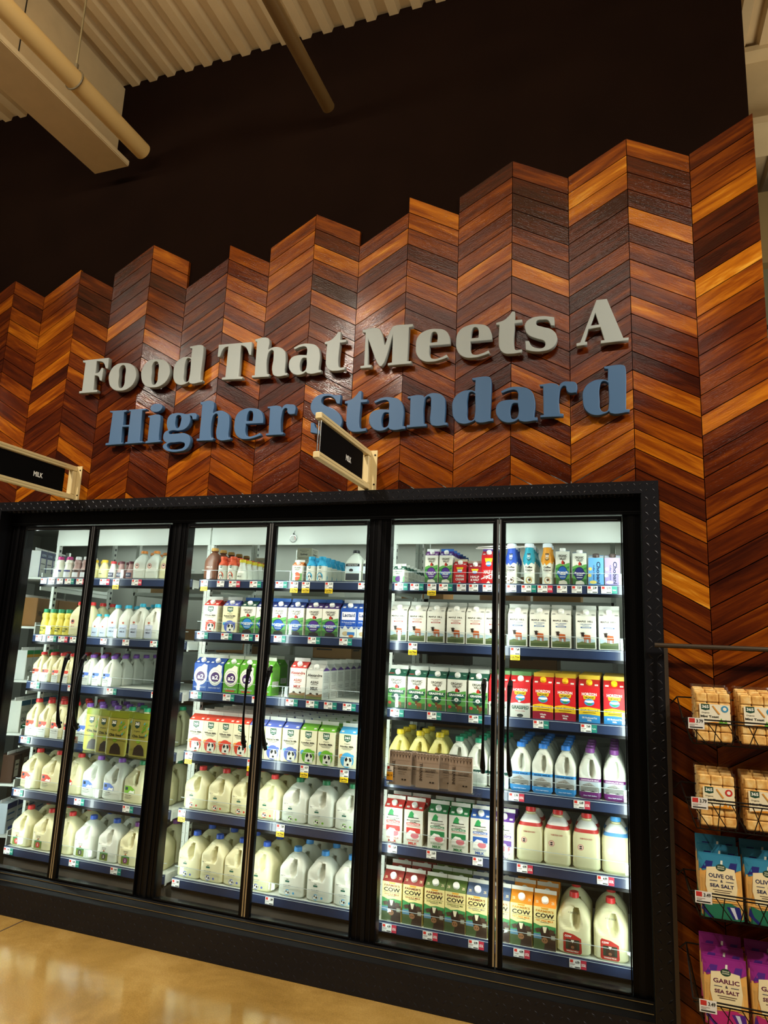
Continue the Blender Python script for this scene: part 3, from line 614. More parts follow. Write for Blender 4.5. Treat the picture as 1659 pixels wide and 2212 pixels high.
def art_alex(c):
    return [('T', 'Alexandre', .5, .84, .9, .1, c), ('t', 'ECO DAIRY', .5, .75, .5, .03, c), ('T', 'A2/A2', .5, .60, .5, .085, c), ('t', 'ORGANIC', .5, .52, .42, .04, c), ('T', 'MILK', .5, .38, .46, .11, c), ('r', .0, .0, 1, .14, '6A7040'), ('p', [(0, .14), (.3, .2), (.6, .15), (1, .21), (1, .1), (0, .1)], '8A6A48'), ('e', .3, .2, .08, .03, '3A2A20'), ('e', .7, .2, .08, .03, '3A2A20')]
def art_mount(c, fat):
    return [('p', [(.2, .78), (.3, .92), (.4, .97), (.52, .90), (.52, .78)], '2E9A54'), ('e', .62, .84, .12, .06, 'E8E6DC'), ('r', .2, .765, .78, .785, '2A2A2A'), ('t', 'MOUNTAINEER', .5, .70, .7, .035, '3A3A3A'), ('t', 'FARMS', .5, .655, .34, .035, '3A3A3A'), ('r', .14, .57, .86, .63, c), ('T', 'Filtered Fresh', .5, .60, .64, .035, 'F2F0EC'), ('r', .14, .535, .88, .545, 'B84A42'),
            ('r', .14, .18, .88, .49, c), ('p', [(.14, .18), (.14, .3), (.34, .42), (.6, .4), (.75, .3), (.88, .34), (.88, .18)], 'EDEBE2'), ('e', .6, .27, .22, .08, 'DE7A86'), ('t', fat, .5, .135, .66, .04, c), ('T', 'MILK', .5, .05, .46, .075, c)]
def art_farm(c, nm):
    return [('p', [(.36, .95), (.64, .95), (.68, .99), (.32, .99)], 'E2A438'), ('T', "FARMER'S", .5, .905, .8, .06, '7A3A2A' if c != 'E88A14' else 'C88A28'), ('T', 'COW', .5, .80, .84, .105, '171310'), ('r', .06, .725, .94, .732, '171310'), ('t', nm, .5, .68, .78, .045, c), ('r', .3, .635, .7, .645, '5A5A4A'),
            ('p', [(0, 0), (1, 0), (1, .56), (.6, .58), (.3, .55), (0, .6)], '3E8C4C'), ('p', [(0, .46), (.3, .52), (.6, .44), (1, .52), (1, .4), (0, .38)], '2C6E40'), ('r', 0, .2, 1, .36, '5A86A0'), ('r', 0, 0, 1, .24, '4A5A34'),
            ('p', [(.55, .3), (.75, .44), (1, .42), (1, 0), (.46, 0)], '3A281E'), ('p', [(.06, .47), (.26, .50), (.36, .42), (.14, .38)], '4A3426'), ('p', [(.94, .47), (.74, .50), (.64, .42), (.86, .38)], '4A3426'), ('p', [(.28, .46), (.38, .54), (.62, .54), (.72, .46), (.64, .22), (.38, .22)], '2E1E16'), ('p', [(.4, .54), (.6, .54), (.54, .40), (.46, .40)], 'E0D8B8'), ('e', .5, .22, .14, .07, '9A6A48'), ('e', .45, .22, .02, .015, '2A1A14'), ('e', .55, .22, .02, .015, '2A1A14'), ('r', .78, .26, .96, .36, '9A9A88')]
ART_LACT = [('r', .08, .62, .92, .9, 'EEF0F0'), ('T', 'Lactaid', .5, .79, .74, .13, '1A2C6A'), ('t', '2% Reduced Fat Milk', .5, .54, .84, .04, 'E8EEF4'), ('t', 'LACTOSE FREE', .5, .48, .4, .025, 'C8D4E8'), ('p', [(0, .0), (1, 0), (1, .36), (.85, .3), (.7, .4), (.5, .3), (.3, .42), (.15, .3), (0, .36)], 'E6E8E2'), ('e', .35, .14, .2, .08, 'D0B890'), ('r', .45, .08, .9, .2, '3E7CC0'), ('e', .7, .06, .16, .05, 'C87838')]
SIDE = LINES(.12, .9, .88, 7, .05, '6A6A66')+[('r', .12, .3, .88, .5, 'D8D8D2')]+LINES(.16, .46, .84, 4, .04, '55554F')+LINES(.12, .22, .88, 4, .045, '6A6A66')

CAT = {}     # key -> (builder, category, noun, half width, depth)
def carton(key, desc, w_, d, hb, body, roof, fin, els, cap='EDEDE6', hr=.036, hf=.02, side=None, roofels=None, sidec=None, capr=.0155):
    def mk():
        t = empty('milk_carton'); mb = MB(); a, b = w_/2, d/2; z1, z2 = hb, hb+hr
        V8 = [(-a, -b, 0), (a, -b, 0), (a, b, 0), (-a, b, 0), (-a, -b, z1), (a, -b, z1), (a, b, z1), (-a, b, z1)]
        mb.add(V8, [(0, 3, 2, 1), (0, 1, 5, 4), (2, 3, 7, 6)], body); mb.add(V8, [(1, 2, 6, 5), (3, 0, 4, 7)], sidec or body)
        R = [(-a, -b, z1), (a, -b, z1), (a, b, z1), (-a, b, z1), (-a, -.0012, z2), (a, -.0012, z2), (a, .0012, z2), (-a, .0012, z2), (-a*.72, 0, z1+hr*.62), (a*.72, 0, z1+hr*.62)]
        mb.add(R, [(0, 1, 5, 4), (2, 3, 7, 6)], roof); mb.add(R, [(1, 9, 5), (1, 2, 9), (2, 6, 9), (5, 9, 6), (0, 4, 8), (3, 0, 8), (3, 8, 7), (4, 7, 8)], roof)
        mb.box(-a, a, -.0016, .0016, z2, z2+hf, fin)
        paint(mb, plane((-a, -b, 0), (w_, 0, 0), (0, 0, hb)), els, nx=1)
        paint(mb, plane((a, -b, 0), (0, d, 0), (0, 0, hb)), side or SIDE, nx=1)
        F = plane((-a, -b, z1), (w_, 0, 0), (0, b, hr))
        paint(mb, F, roofels or [('r', .08, .2, .24, .4, 'D8D8D0'), ('r', .76, .2, .92, .4, 'D8D8D0')], nx=1)
        kid(t, mb.build('carton_body', t))
        if cap:
            nrm = Vector((0, -hr, b)).normalized(); c0 = Vector((0, -b, z1))+Vector((0, b, hr))*.47
            mb = MB(); mb.cyl(c0, c0+nrm*.013, capr, cap, 20, r2=capr*.97); mb.cyl(c0+nrm*.013, c0+nrm*.0155, capr*.97, cap, 20, r2=capr*.84); kid(t, mb.build('cap', t))
        return t
    CAT[key] = (mk, 'milk carton', desc, w_/2, d)
HG = dict(w_=.101, d=.101)
for k, c, nm in (('mr', 'A8342E', 0), ('mb', '2A5A94', 0)):
    carton('maple_'+k, 'white carton with brown cow and %s band' % ('red' if k == 'mr' else 'blue'), .099, .1, .166, 'E2E0D2', 'D4D3C8', 'CFCFC6', art_maple(c), roofels=[('t', '100% GRASSFED', .5, .86, .6, .1, c), ('e', .14, .2, .1, .09, '8A8A84'), ('e', .86, .2, .1, .09, '8A8A84')])
carton('gm_w', 'green grass milk carton with red W corner', .101, .1, .168, 'ECEBDC', '14503E', 'E6E6DC', ov(0, 0, 'GRASSMILK', 'W', big=True), roofels=[('r', .03, .3, .3, .9, 'A8322E'), ('e', .85, .65, .09, .12, '8AB8A0')])
carton('gm_2', 'green grass milk carton with figure 2', .101, .1, .168, 'ECEBDC', '14503E', 'E6E6DC', ov(0, 0, 'GRASSMILK', '2', big=True), roofels=[('r', .03, .3, .3, .9, '1E3A6A'), ('e', .85, .65, .09, .12, '8AB8A0')])
carton('gm_0', 'green grass milk carton with figure 0', .101, .1, .168, 'ECEBDC', '14503E', 'E6E6DC', ov(0, 0, 'GRASSMILK', '0', big=True))
carton('hz_g', 'red carton with white GRASSFED panel', .101, .1, .170, 'C4161E', 'BE1A20', '6AA05A', art_horizon(1, 0, 0))
carton('hz_w', 'red carton with yellow cap, crimson base', .101, .1, .170, 'C8141C', 'BE161E', 'E8C43A', art_horizon(0, '9A1430', [('Whole', .3), ('Milk', .22)]), cap='EDBE12')
carton('hz_2', 'red carton with yellow cap, blue base', .101, .1, .170, 'C8141C', 'BE161E', 'E8C43A', art_horizon(0, '2E86C4', [('2% Reduced Fat', .7), ('Milk', .2)]), cap='EDBE12')
for k, c, nm, cn in (('r', 'C8342E', 'WHOLE', 'red'), ('g', '1E7A44', '2% REDUCED FAT', 'green'), ('b', '2A5AA8', '1% LOWFAT', 'blue'), ('p', '5A2E8A', 'NONFAT', 'purple')):
    carton('mt_'+k, 'white carton with %s roof and square' % cn, .1, .1, .17, 'DEDCCE', c, 'E6E4DA', art_mount(c, nm), hr=.034, hf=.018, sidec='C8BEA4')
for k, c, nm, cn in (('r', '8E2A24', 'WHOLE MILK', 'red'), ('g', '4E6A26', '2% REDUCED FAT MILK', 'olive'), ('b', '4A5E7E', '1% LOWFAT MILK', 'slate blue'), ('o', 'E88A14', 'FAT FREE MILK', 'orange')):
    carton('fc_'+k, '%s roofed yellow carton with cow head' % cn, .104, .104, .184, 'EEDF98', c, 'D8D6CA', art_farm(c, nm), hf=.018, hr=.044, roofels=[('t', nm, .5, .88, .5, .12, 'EDE6C8'), ('T', '2%', .14, .35, .13, .2, 'D8C8A0'), ('T', '2%', .86, .35, .13, .2, 'D8C8A0')], capr=.017)
for k, c, nm, cn in (('r', 'D8452E', 'Whole Milk', 'red'), ('b', '5A6CC0', 'Reduced Fat Milk', 'blue'), ('g', '6CAE2E', 'Lowfat Milk', 'green'), ('c', '4AA8DC', 'Nonfat Milk', 'sky blue')):
    carton('tf_'+k, 'cream flat-front carton with %s roof' % cn, .1, .1, .178, 'E9E5C4', c, 'E2E2D6', art_365(c, nm), cap=None, hr=.032)
carton('tc_r', 'cream carton with shield badge, red roof', .1, .1, .16, 'E9E2CC', 'CE3A30', 'DCDCD2', art_365('D8452E', 'Whole Milk'))
carton('tc_b', 'cream carton with shield badge, blue roof', .1, .1, .16, 'E9E5B8', '5A64B4', 'DCDCD2', art_365('5A6CC0', 'Reduced Fat Milk'))
for k, top, bl, cn in (('g', '1C4A3C', '1E7AC0', 'green'), ('b', '1E2E6E', '1E50A0', 'blue'), ('v', '3A2468', '4A2A80', 'violet')):
    carton('lf_'+k, '%s roofed LACTOSE FREE carton' % cn, .1, .1, .159, 'E8E6D8', top, '2E62B0', ov(0, bl, 'LACTOSE', 'FREE'))
carton('lact', 'bright blue carton with white name panel', .1, .1, .16, '1C4CA4', '1E4898', 'D8DCE0', ART_LACT)
carton('a2_b', 'blue carton with large purple disc', .1, .1, .16, '1E4A9C', '1C4494', 'D8D8C8', art_a2('1E4A9C', 'REDUCED FAT'))
carton('a2_g', 'green carton with large purple disc', .1, .1, .16, '5CA02E', '559A2A', 'D8D8C8', art_a2('5CA02E', 'GRASSFED'))
carton('al_r', 'white A2/A2 carton with red writing', .1, .1, .168, 'E6E2D8', 'B83A34', 'E4E2DA', art_alex('A83028'))
carton('al_k', 'white A2/A2 carton with black writing', .1, .1, .158, 'DCDDD4', 'B9BBB6', 'D4D4CC', art_alex('23211F'), sidec='D2D3CC', side=[('p', [(0, 1), (.5, 1.12), (1, 1)], '5A3A86')]+SIDE)
carton('ov_s', 'small white pint carton, green roof', .066, .066, .075, 'E2E2D6', '1E5A48', 'E2E2D8', [('T', 'ORGANIC', .5, .85, .7, .12, '2C2A22'), ('T', 'VALLEY', .5, .7, .5, .1, '2C2A22'), ('r', 0, 0, 1, .5, '6AB06A'), ('e', .5, .3, .3, .22, '6A2E86')], hr=.022, hf=.014, capr=.011)
carton('ov_o', 'small white pint carton, orange roof', .066, .066, .095, 'E2E2D6', 'E07A2A', 'E2E2D8', [('T', 'ORGANIC', .5, .86, .7, .1, '2C2A22'), ('T', 'VALLEY', .5, .74, .5, .09, '2C2A22'), ('r', 0, 0, 1, .5, '5A9A4A'), ('e', .5, .32, .34, .26, 'D8582A'), ('r', .2, .3, .8, .34, 'F0E8D8')], hr=.022, hf=.014, capr=.012)
carton('ov_h', 'tall slim carton reading HALF & HALF, purple', .072, .072, .155, 'E8E6D6', '6A2E7A', 'DCDCD8', ov(0, '5A2E86', 'HALF &', 'HALF', cow=True), hr=.026, hf=.014, capr=.013)
carton('ov_l', 'tall slim violet and blue LACTOSE FREE carton', .072, .072, .155, 'E8E6D6', '4A2A78', '2E62B0', ov(0, '4A2A80', 'LACTOSE', 'FREE', cow=True), hr=.026, hf=.014, capr=.013)
def art_red(a, b):
    return [('p', [(.22, .9), (.78, .9), (.72, .76), (.28, .76)], 'EEC22A'), ('e', .5, .7, .2, .09, '3A8AC8'), ('p', [(.32, .74), (.68, .75), (.7, .68), (.3, .67)], 'F0EEE6'), ('T', a, .5, .42, .66, .13, 'F2E8E2'), ('T', b, .5, .24, .66, .13, 'F2E8E2'), ('p', [(.3, .0), (.5, .12), (.7, .0)], 'E8DCD0')]
carton('hr_c', 'short red pint carton reading CREAM', .07, .07, .1, 'C21A20', 'B4181E', 'D8C8A8', art_red('WHIPPING', 'CREAM'), hr=.024, hf=.014, capr=.013)
carton('hr_h', 'short dark red pint carton reading HALF', .07, .07, .09, 'A8182A', '98182A', 'D0B8A8', art_red('HALF', '& HALF'), hr=.024, hf=.014, capr=.013)
carton('hr_q', 'tall red carton reading HALF & HALF', .076, .076, .155, 'C8161C', 'B8161E', '5A3A86', art_red('HALF &', 'HALF'), hr=.026, hf=.014, capr=.014)
carton('hr_b', 'tall brick red carton reading HEAVY CREAM', .074, .074, .17, 'A02A26', '962622', 'B8B0A0', art_red('HEAVY', 'CREAM'), hr=.026, hf=.014, capr=.013)
carton('ov_f', 'slim carton with bright blue round label', .07, .07, .175, 'E2E2D4', 'C8CCC8', '2A4A7A', ov(0, '1E5AA8', 'French', 'Vanilla', cow=True), hr=.008, hf=.002, capr=.016)
carton('ov_w', 'slim carton with navy round label', .07, .07, .165, 'E2E2D4', 'C8CCC8', '2A4A7A', ov(0, '23286A', 'Sweet', 'Cream', cow=True), hr=.008, hf=.002, capr=.016)
for k, c, cn, fl in (('b', '6AA8DE', 'sky blue', 'E8D070'), ('v', 'A894CC', 'lilac', 'E0D8EC')):
    carton('ch_'+k, '%s carton with black cap, sideways writing' % cn, .074, .07, .142, c, 'C6CED6', c, [('q', 'Chobani', .66, .46, .26, .80, '1C2444'), ('q', 'Coffee Creamer', .36, .46, .1, .55, '3A4A74'), ('e', .12, .6, .12, .06, fl), ('e', .08, .36, .12, .06, fl), ('e', .3, .12, .24, .06, fl)], cap='4A3A36', hr=.014, hf=.002, capr=.017)

# ---- jugs and bottles
def jugdisp(w_, d, h):
    cx, cz, rx, rz = .012*w_/.15, .60*h, .0175*w_/.15, .16*h
    px, pz, qx, qz = -.022*w_/.15, .615*h, .043*w_/.15, .19*h
    def f(p):
        if p.y > -.12*d: return p
        e = ((p.x-cx)/rx)**2+((p.z-cz)/rz)**2; t = ((p.x-px)/qx)**2+((p.z-pz)/qz)**2
        y = p.y
        if t < 1.25: y += .011*(d/.15)*min(1, max(0, (1.25-t)/.35))
        if e < 1.3: y += .042*(d/.15)*min(1, max(0, (1.3-e)/.4))
        return Vector((p.x, min(y, -.004), p.z))
    return f
def jug(key, desc, w_, d, h, body, cap, els, bands=(), capc=None, neck=.019, handle=True, noun='milk jug'):
    def mk():
        t = empty(noun.replace(' ', '_')); mb = MB(); a, b = w_/2, d/2; hn = h*.915
        prof = [(0, .86, 5), (.006/h, .93, 6), (.016/h, .985, 6), (.05, 1, 7)]+[(z/100, 1, 7) for z in range(8, 56, 3)]
        prof += [(.57, .995, 6.5), (.60, .975, 6), (.63, .94, 5.5), (.66, .895, 5), (.69, .84, 4.6), (.72, .78, 4.2), (.75, .715, 3.8), (.78, .645, 3.4), (.81, .57, 3), (.835, .49, 2.7), (.855, .41, 2.4), (.87, .34, 2.1)]
        rings = []
        for z, s_, e in prof:
            c = body
            for z0, z1, bc in bands:
                if z0 <= z < z1: c = bc
            rings.append((z*h, a*s_, b*s_, e, c))
        rings += [(.885*h, neck*1.02, neck*1.02, 2, body), (.895*h, neck*1.18, neck*1.18, 2, body), (.902*h, neck*.92, neck*.92, 2, body), (hn, neck*.9, neck*.9, 2, body)]
        mb.loft(rings, 72 if handle else 32, body, jugdisp(w_, d, h) if handle else None)
        def F(u, v, off):
            x = (u-.5)*w_; k = (1-min(1, abs(2*x/w_))**7)**(1/7.); return Vector((x, -b*k-off-.0004, v*h))
        paint(mb, F, els, nx=6)
        kid(t, mb.build('jug_body' if handle else 'bottle_body', t))
        mb = MB(); cr = neck*1.12
        mb.cyl((0, 0, h*.905), (0, 0, h*.96), cr*1.04, cap, 22); mb.cyl((0, 0, h*.96), (0, 0, h*.995), cr, cap, 22, r2=cr*.96); mb.cyl((0, 0, h*.995), (0, 0, h), cr*.96, cap, 22, r2=cr*.8)
        kid(t, mb.build('cap', t)); return t
    CAT[key] = (mk, noun, desc, w_/2, d)
RED, BLU, LBL, GRN, PUR, YEL = 'C82A2A', '1E50B4', '3A92DC', '1E7A4E', '7A4AA8', 'E2C41E'
def wave(c, shield='1E4A4E'):   # store-brand jug label: coloured wave with a small badge, words below
    return [('p', [(.10, .42), (.10, .24), (.60, .24), (.60, .34), (.40, .42)], c), ('r', .15, .32, .27, .39, '20303A'), ('p', [(.3, .26), (.4, .32), (.5, .3), (.58, .33), (.58, .25)], 'EFEFE4'), ('t', 'Whole Milk', .30, .20, .32, .022, '3A3A36'), ('r', .14, .15, .5, .157, '6A6A60'), ('r', .14, .12, .44, .127, '6A6A60')]
def wavek(c): return [('r', .1, .26, .74, .42, c), ('r', .14, .34, .32, .4, '20303A'), ('p', [(.3, .26), (.45, .33), (.6, .3), (.74, .35), (.74, .26)], 'EFEFE4'), ('r', .1, .0, .74, .24, 'D6D8D2'), ('t', 'Whole Milk', .40, .20, .5, .025, '2A2A26'), ('r', .14, .14, .6, .147, '6A6A60')]
def orgj(c, nm): return [('t', '365', .38, .37, .09, .03, '1C4A38'), ('r', .30, .31, .46, .345, '1C5A48')]+[('t', '%s' % nm, .38, .245, .3, .02, '3A3A36'), ('r', .24, .21, .5, .216, '8A8A80'), ('e', .40, .10, .11, .06, c), ('p', [(.3, .14), (.5, .14), (.48, .06), (.32, .06)], 'ECEADC'), ('e', .36, .12, .025, .02, '1C1C1E'), ('e', .44, .10, .03, .025, '1C1C1E'), ('e', .64, .10, .04, .025, c), ('t', 'DEC 4', .2, .44, .16, .022, '3A3A44')]
def ovj(c): return [('t', 'ORGANIC', .4, .35, .22, .025, '2A2A26'), ('t', 'VALLEY', .4, .315, .2, .025, '2A2A26'), ('p', [(.37, .28), (.40, .305), (.43, .28), (.43, .26), (.37, .26)], 'B8301E'), ('r', .22, .05, .60, .24, '6A7A2A'), ('p', [(.22, .24), (.4, .27), (.6, .24), (.6, .2), (.22, .2)], '3E7A3E'), ('e', .41, .14, .1, .07, c), ('T', '2', .41, .14, .05, .06, 'F0ECE0'), ('t', 'DEC 7', .2, .44, .16, .022, '3A3A44')]
jug('gs_r', 'red-capped gallon jug, red wave label', .152, .15, .238, MILKC, RED, wave('D2442E'))
jug('gs_p', 'lilac-capped gallon jug, blue wave label', .152, .15, .238, MILKW, PUR, wave('5A7ACC'))
jug('gs_g', 'green-capped gallon jug, green wave label', .152, .15, .238, MILKC, GRN, wave('7AB82E'))
jug('go_r', 'red-capped gallon jug, plain front', .152, .15, .228, MILKC, RED, orgj('D8452E', 'Whole Milk'))
jug('go_g', 'green-capped gallon jug, plain front', .152, .15, .228, MILKW, GRN, orgj('6CAE2E', 'Lowfat Milk'))
jug('go_b', 'dark-blue-capped gallon jug', .152, .15, .239, MILKC, BLU, orgj('5A6CC0', 'Reduced Fat Milk'))
jug('go_l', 'sky-blue-capped gallon jug', .152, .15, .239, MILKW, LBL, orgj('4AA8DC', 'Nonfat Milk'))
jug('ob_r', 'red-capped gallon jug, olive and red label', .152, .15, .233, MILKC, RED, ovj('C82A2A'))
jug('ob_b', 'blue-capped gallon jug, olive label', .152, .15, .233, MILKW, BLU, ovj('3A3A3A'))
jug('ob_p', 'purple-capped gallon jug, olive label', .152, .15, .233, MILKC, '6A2E7A', ovj('7A2E6A'))
jug('fg_r', 'red-capped gallon jug with large red label', .155, .152, .253, MILKC, RED, [('p', [(.2, .06), (.2, .34), (.24, .37), (.5, .35), (.72, .29), (.74, .06), (.7, .03), (.24, .03)], 'A82A22'), ('r', .27, .09, .67, .26, '2E3A2A'), ('p', [(.36, .25), (.58, .25), (.6, .1), (.34, .1)], '3A241A'), ('p', [(.42, .25), (.52, .25), (.47, .2)], 'E0D8C8'), ('e', .47, .13, .05, .025, '8A5A3E'), ('T', 'COW', .34, .31, .2, .035, 'F2EEE6'), ('T', 'WHOLE MILK', .47, .065, .36, .025, 'E8DCC8'), ('t', '> 208 DEC 5', .5, .72, .3, .03, '2A2A2E')])
for k, c, nm, m_, cn in (('y', YEL, 'FAMILY', MILKY, 'yellow'),):
    jug('hf_y', 'yellow-capped cream half-gallon jug', .105, .105, .241, MILKY, YEL, [('p', [(.17, .06), (.17, .40), (.3, .40), (.72, .30), (.75, .06)], '5A5A50'), ('p', [(.19, .07), (.19, .385), (.3, .385), (.70, .29), (.73, .07)], 'EDEBDD'), ('r', .21, .33, .33, .37, '2E6A50'), ('t', 'FAMILY', .45, .22, .36, .035, '2A3A34'), ('t', 'FARMSTEAD', .45, .165, .5, .035, '2A3A34'), ('e', .45, .26, .06, .012, 'D8A83A')])
jug('hf_g', 'green-capped white half-gallon jug', .103, .103, .231, MILKW, '22906A', [('T', 'WHOLE MILK', .5, .295, .7, .028, 'E8ECE8')], bands=[(.27, .33, '0F4038'), (.06, .27, 'B8B8B0')])
for k, c, nm, cn in (('b', '2A86C8', 'SKIM MILK', 'blue'), ('p', '6A1E6A', 'CHOCOLATE MILK', 'purple')):
    jug('hs_'+k, '%s-capped half-gallon jug with %s band' % (cn, cn), .103, .103, .231, MILKW, '2A7AD2' if k == 'b' else '7A3E86',
        [('T', nm, .5, .375, .8, .028, '1A3A6A' if k == 'b' else 'EADCEC'), ('p', [(0.02, .14), (.02, .24), (.3, .30), (.5, .33), (.75, .26), (.98, .22), (.98, .14)], '8E8E88'), ('t', 'Farm Fresh', .4, .27, .4, .025, '3A3A38')]+LINES(.1, .23, .86, 3, .03, '5A5A56', .006)+[('r', .04, .145, .96, .155, 'ECECE8'), ('p', [(.08, .15), (.2, .17), (.3, .15)], '1A1A1A'), ('p', [(.5, .15), (.62, .17), (.74, .15)], '1A1A1A'), ('T', 'One Half Gallon', .5, .07, .6, .02, 'D8E4F0')],
        bands=[(.33, .41, c), (.13, .33, 'A9B7BE'), (0, .13, c)])
jug('hw_r', 'red-capped half-gallon jug, red square label', .103, .103, .232, MILKC, RED, wavek('D2442E'))
jug('hw_p', 'lilac-capped half-gallon jug, blue square label', .103, .103, .232, MILKW, PUR, wavek('5A7ACC'))
jug('hw_g', 'green-capped half-gallon jug, green square label', .103, .103, .232, MILKC, '22A070', wavek('7AB82E'))
jug('qw_r', 'small red-capped jug, red square label', .082, .1, .19, MILKC, RED, wavek('D2442E'), neck=.017)
jug('qw_p', 'small lilac-capped jug, blue square label', .082, .1, .19, MILKW, PUR, wavek('5A7ACC'), neck=.017)
jug('go_t', 'white goat milk jug with turquoise cap', .115, .1, .226, MILKW, '2AA0C0', [('r', .08, .04, .6, .4, 'C4CCDC'), ('e', .34, .46, .08, .03, 'A8503A'), ('r', .26, .40, .42, .41, '3A3A4A'), ('T', 'GOAT', .34, .27, .36, .05, '3A3A50'), ('T', 'MILK', .34, .19, .3, .045, '3A3A50')], neck=.017)
jug('gt_b', 'narrow white goat milk bottle, turquoise cap', .085, .085, .213, MILKW, '2AA0C0', [('e', .5, .46, .1, .03, 'A8503A'), ('r', .14, .04, .86, .4, 'BCC8DC'), ('T', 'GOAT', .5, .3, .56, .05, '3A3A50'), ('T', 'MILK', .5, .2, .46, .045, '3A3A50')], neck=.017, handle=False, noun='milk bottle')
jug('gt_s', 'short white goat milk bottle, teal cap', .062, .062, .15, MILKW, '2AA0B8', [('e', .5, .46, .1, .03, 'A8503A'), ('r', .14, .04, .86, .4, 'BCC8DC'), ('T', 'MILK', .5, .2, .5, .05, '3A3A50')], neck=.014, handle=False, noun='milk bottle')
jug('bt_w', 'white-topped bottle with red cap and collar', .128, .12, .249, MILKC, RED, [('r', .0, .0, 0.001, .001, 'A8342E'), ('t', 'FARM FRESH DAIRY', .5, .56, .44, .03, 'B04A42'), ('e', .3, .40, .11, .055, 'B86A5E'), ('e', .3, .40, .095, .047, 'D8B8A8'), ('e', .3, .415, .05, .014, '1E1A1A'), ('e', .3, .38, .05, .014, '1E1A1A')], bands=[(.66, .70, 'B8322E'), (.70, .85, 'E4E4DE')], neck=.021, handle=False, noun='milk bottle')
jug('bt_b', 'cream bottle with sky blue cap and collar', .13, .12, .249, MILKC, '4A9CDC', [('e', .3, .40, .11, .06, 'C8CCB0')], bands=[(.66, .70, '4A8AC0'), (.70, .85, 'E4E4DE')], neck=.021, handle=False, noun='milk bottle')
jug('bt_o', 'white bottle with copper cap and round badge', .095, .09, .188, MILKW, 'C87A2E', [('e', .36, .46, .17, .09, 'B86A5E'), ('e', .36, .46, .14, .075, 'DCBCAC'), ('e', .36, .48, .08, .02, '1E1A1A')], neck=.019, handle=False, noun='milk bottle')
jug('bt_u', 'pale yellow bottle with blue cap and badge', .095, .09, .188, MILKC, '2A62B4', [('e', .36, .46, .17, .09, 'B86A5E'), ('e', .36, .46, .14, .075, 'DCBCAC'), ('e', .36, .48, .08, .02, '1E1A1A')], neck=.019, handle=False, noun='milk bottle')
jug('bt_r', 'white bottle with red cap, dark badge', .095, .09, .226, MILKC, RED, [('e', .36, .42, .16, .07, 'B86A5E'), ('e', .36, .43, .1, .03, '1E1A1A'), ('t', 'MILK', .4, .28, .3, .03, 'A8443A')], neck=.018, handle=False, noun='milk bottle')
jug('bt_k', 'tall white bottle with black cap and label', .105, .1, .19, MILKW, '1C1C1E', [('r', .1, .28, .9, .48, 'C8DCE4'), ('r', .1, .48, .9, .56, '26282C'), ('T', 'HALF & HALF', .5, .52, .6, .03, 'E8E8E0'), ('e', .42, .36, .12, .05, '2A2A2E'), ('r', .1, .06, .9, .26, '3A3E44')], neck=.018, handle=False, noun='milk bottle')
jug('bt_c', 'brown chocolate milk bottle with gold cap', .09, .09, .205, CHOC, 'B88A3A', [('t', 'MILK', .5, .4, .5, .05, 'D8C0B0')], neck=.02, handle=False, noun='milk bottle')

def lathe(key, desc, h, prof, cap, els=(), r=.032, noun='bottle', facets=24, capz=.9):
    """prof: (height fraction, radius in mm, colour)"""
    def mk():
        t = empty(noun.replace(' ', '_')); mb = MB()
        mb.loft([(z*h, rr/1000, rr/1000, 2, c) for z, rr, c in prof], facets, prof[0][2])
        rm = max(p[1] for p in prof)/1000
        def F(u, v, off):
            z = v*h; rr = rm
            for (z0, r0, _), (z1, r1, _) in zip(prof, prof[1:]):
                if z0*h <= z <= z1*h: rr = (r0+(r1-r0)*(z-z0*h)/max(1e-6, (z1-z0)*h))/1000
            a = (u-.5)*2.0; return Vector(((rr+off+.0003)*math.sin(a), -(rr+off+.0003)*math.cos(a), z))
        paint(mb, F, list(els), nx=6); kid(t, mb.build('bottle_body', t))
        mb = MB(); cr = prof[-1][1]/1000*1.16; mb.cyl((0, 0, h*capz), (0, 0, h*.99), cr, cap, 20, r2=cr*.97); mb.cyl((0, 0, h*.99), (0, 0, h), cr*.97, cap, 20, r2=cr*.8); kid(t, mb.build('cap', t)); return t
    CAT[key] = (mk, noun, desc, r, 2*r)
E5 = 'E6E8DA'
for k, c, cn in (('o', 'E2562A', 'orange'), ('c', '22A6D4', 'sky blue')):
    lathe('p3_'+k, 'small shield-badge milk bottle with %s top' % cn, .15, [(0, 27, E5), (.03, 30, E5), (.1, 31, E5), (.55, 31, E5), (.62, 31, c), (.68, 30, c), (.78, 21, c), (.83, 19, c), (.86, 21, c), (.9, 19, c)], c,
          SH365(.5, .57, .12)+[('t', 'Milk', .5, .42, .3, .04, '2A2A26'), ('r', .3, .36, .7, .37, '6A6A60')]+PATCH(.5, .18, .26, c), r=.033)
lathe('p_y', 'small white bottle with yellow cap', .132, [(0, 27, E5), (.05, 31, E5), (.35, 30, E5), (.6, 22, E5), (.76, 17, E5), (.86, 18, E5)], 'D8C020', [('t', 'MILK', .5, .2, .5, .07, '4A4A44')], r=.032, capz=.85)
for k, c, cap, cn in (('m', 'E4E4D4', 'B02A72', 'magenta'), ('k', 'A88A84', 'D8D8D8', 'white')):
    lathe('p_'+k, 'small %s bottle with %s cap' % ('milk' if k == 'm' else 'chocolate milk', cn), .148, [(0, 28, c), (.05, 32, c), (.4, 31, c), (.55, 24, c), (.64, 23, c), (.72, 27, c), (.8, 24, c), (.86, 17, c)], cap, [('r', .0, .3, 1, .38, '3A3E7A' if k == 'm' else '3A2A2A'), ('r', .1, .06, .9, .28, 'D8DCE4')], r=.033, capz=.86)
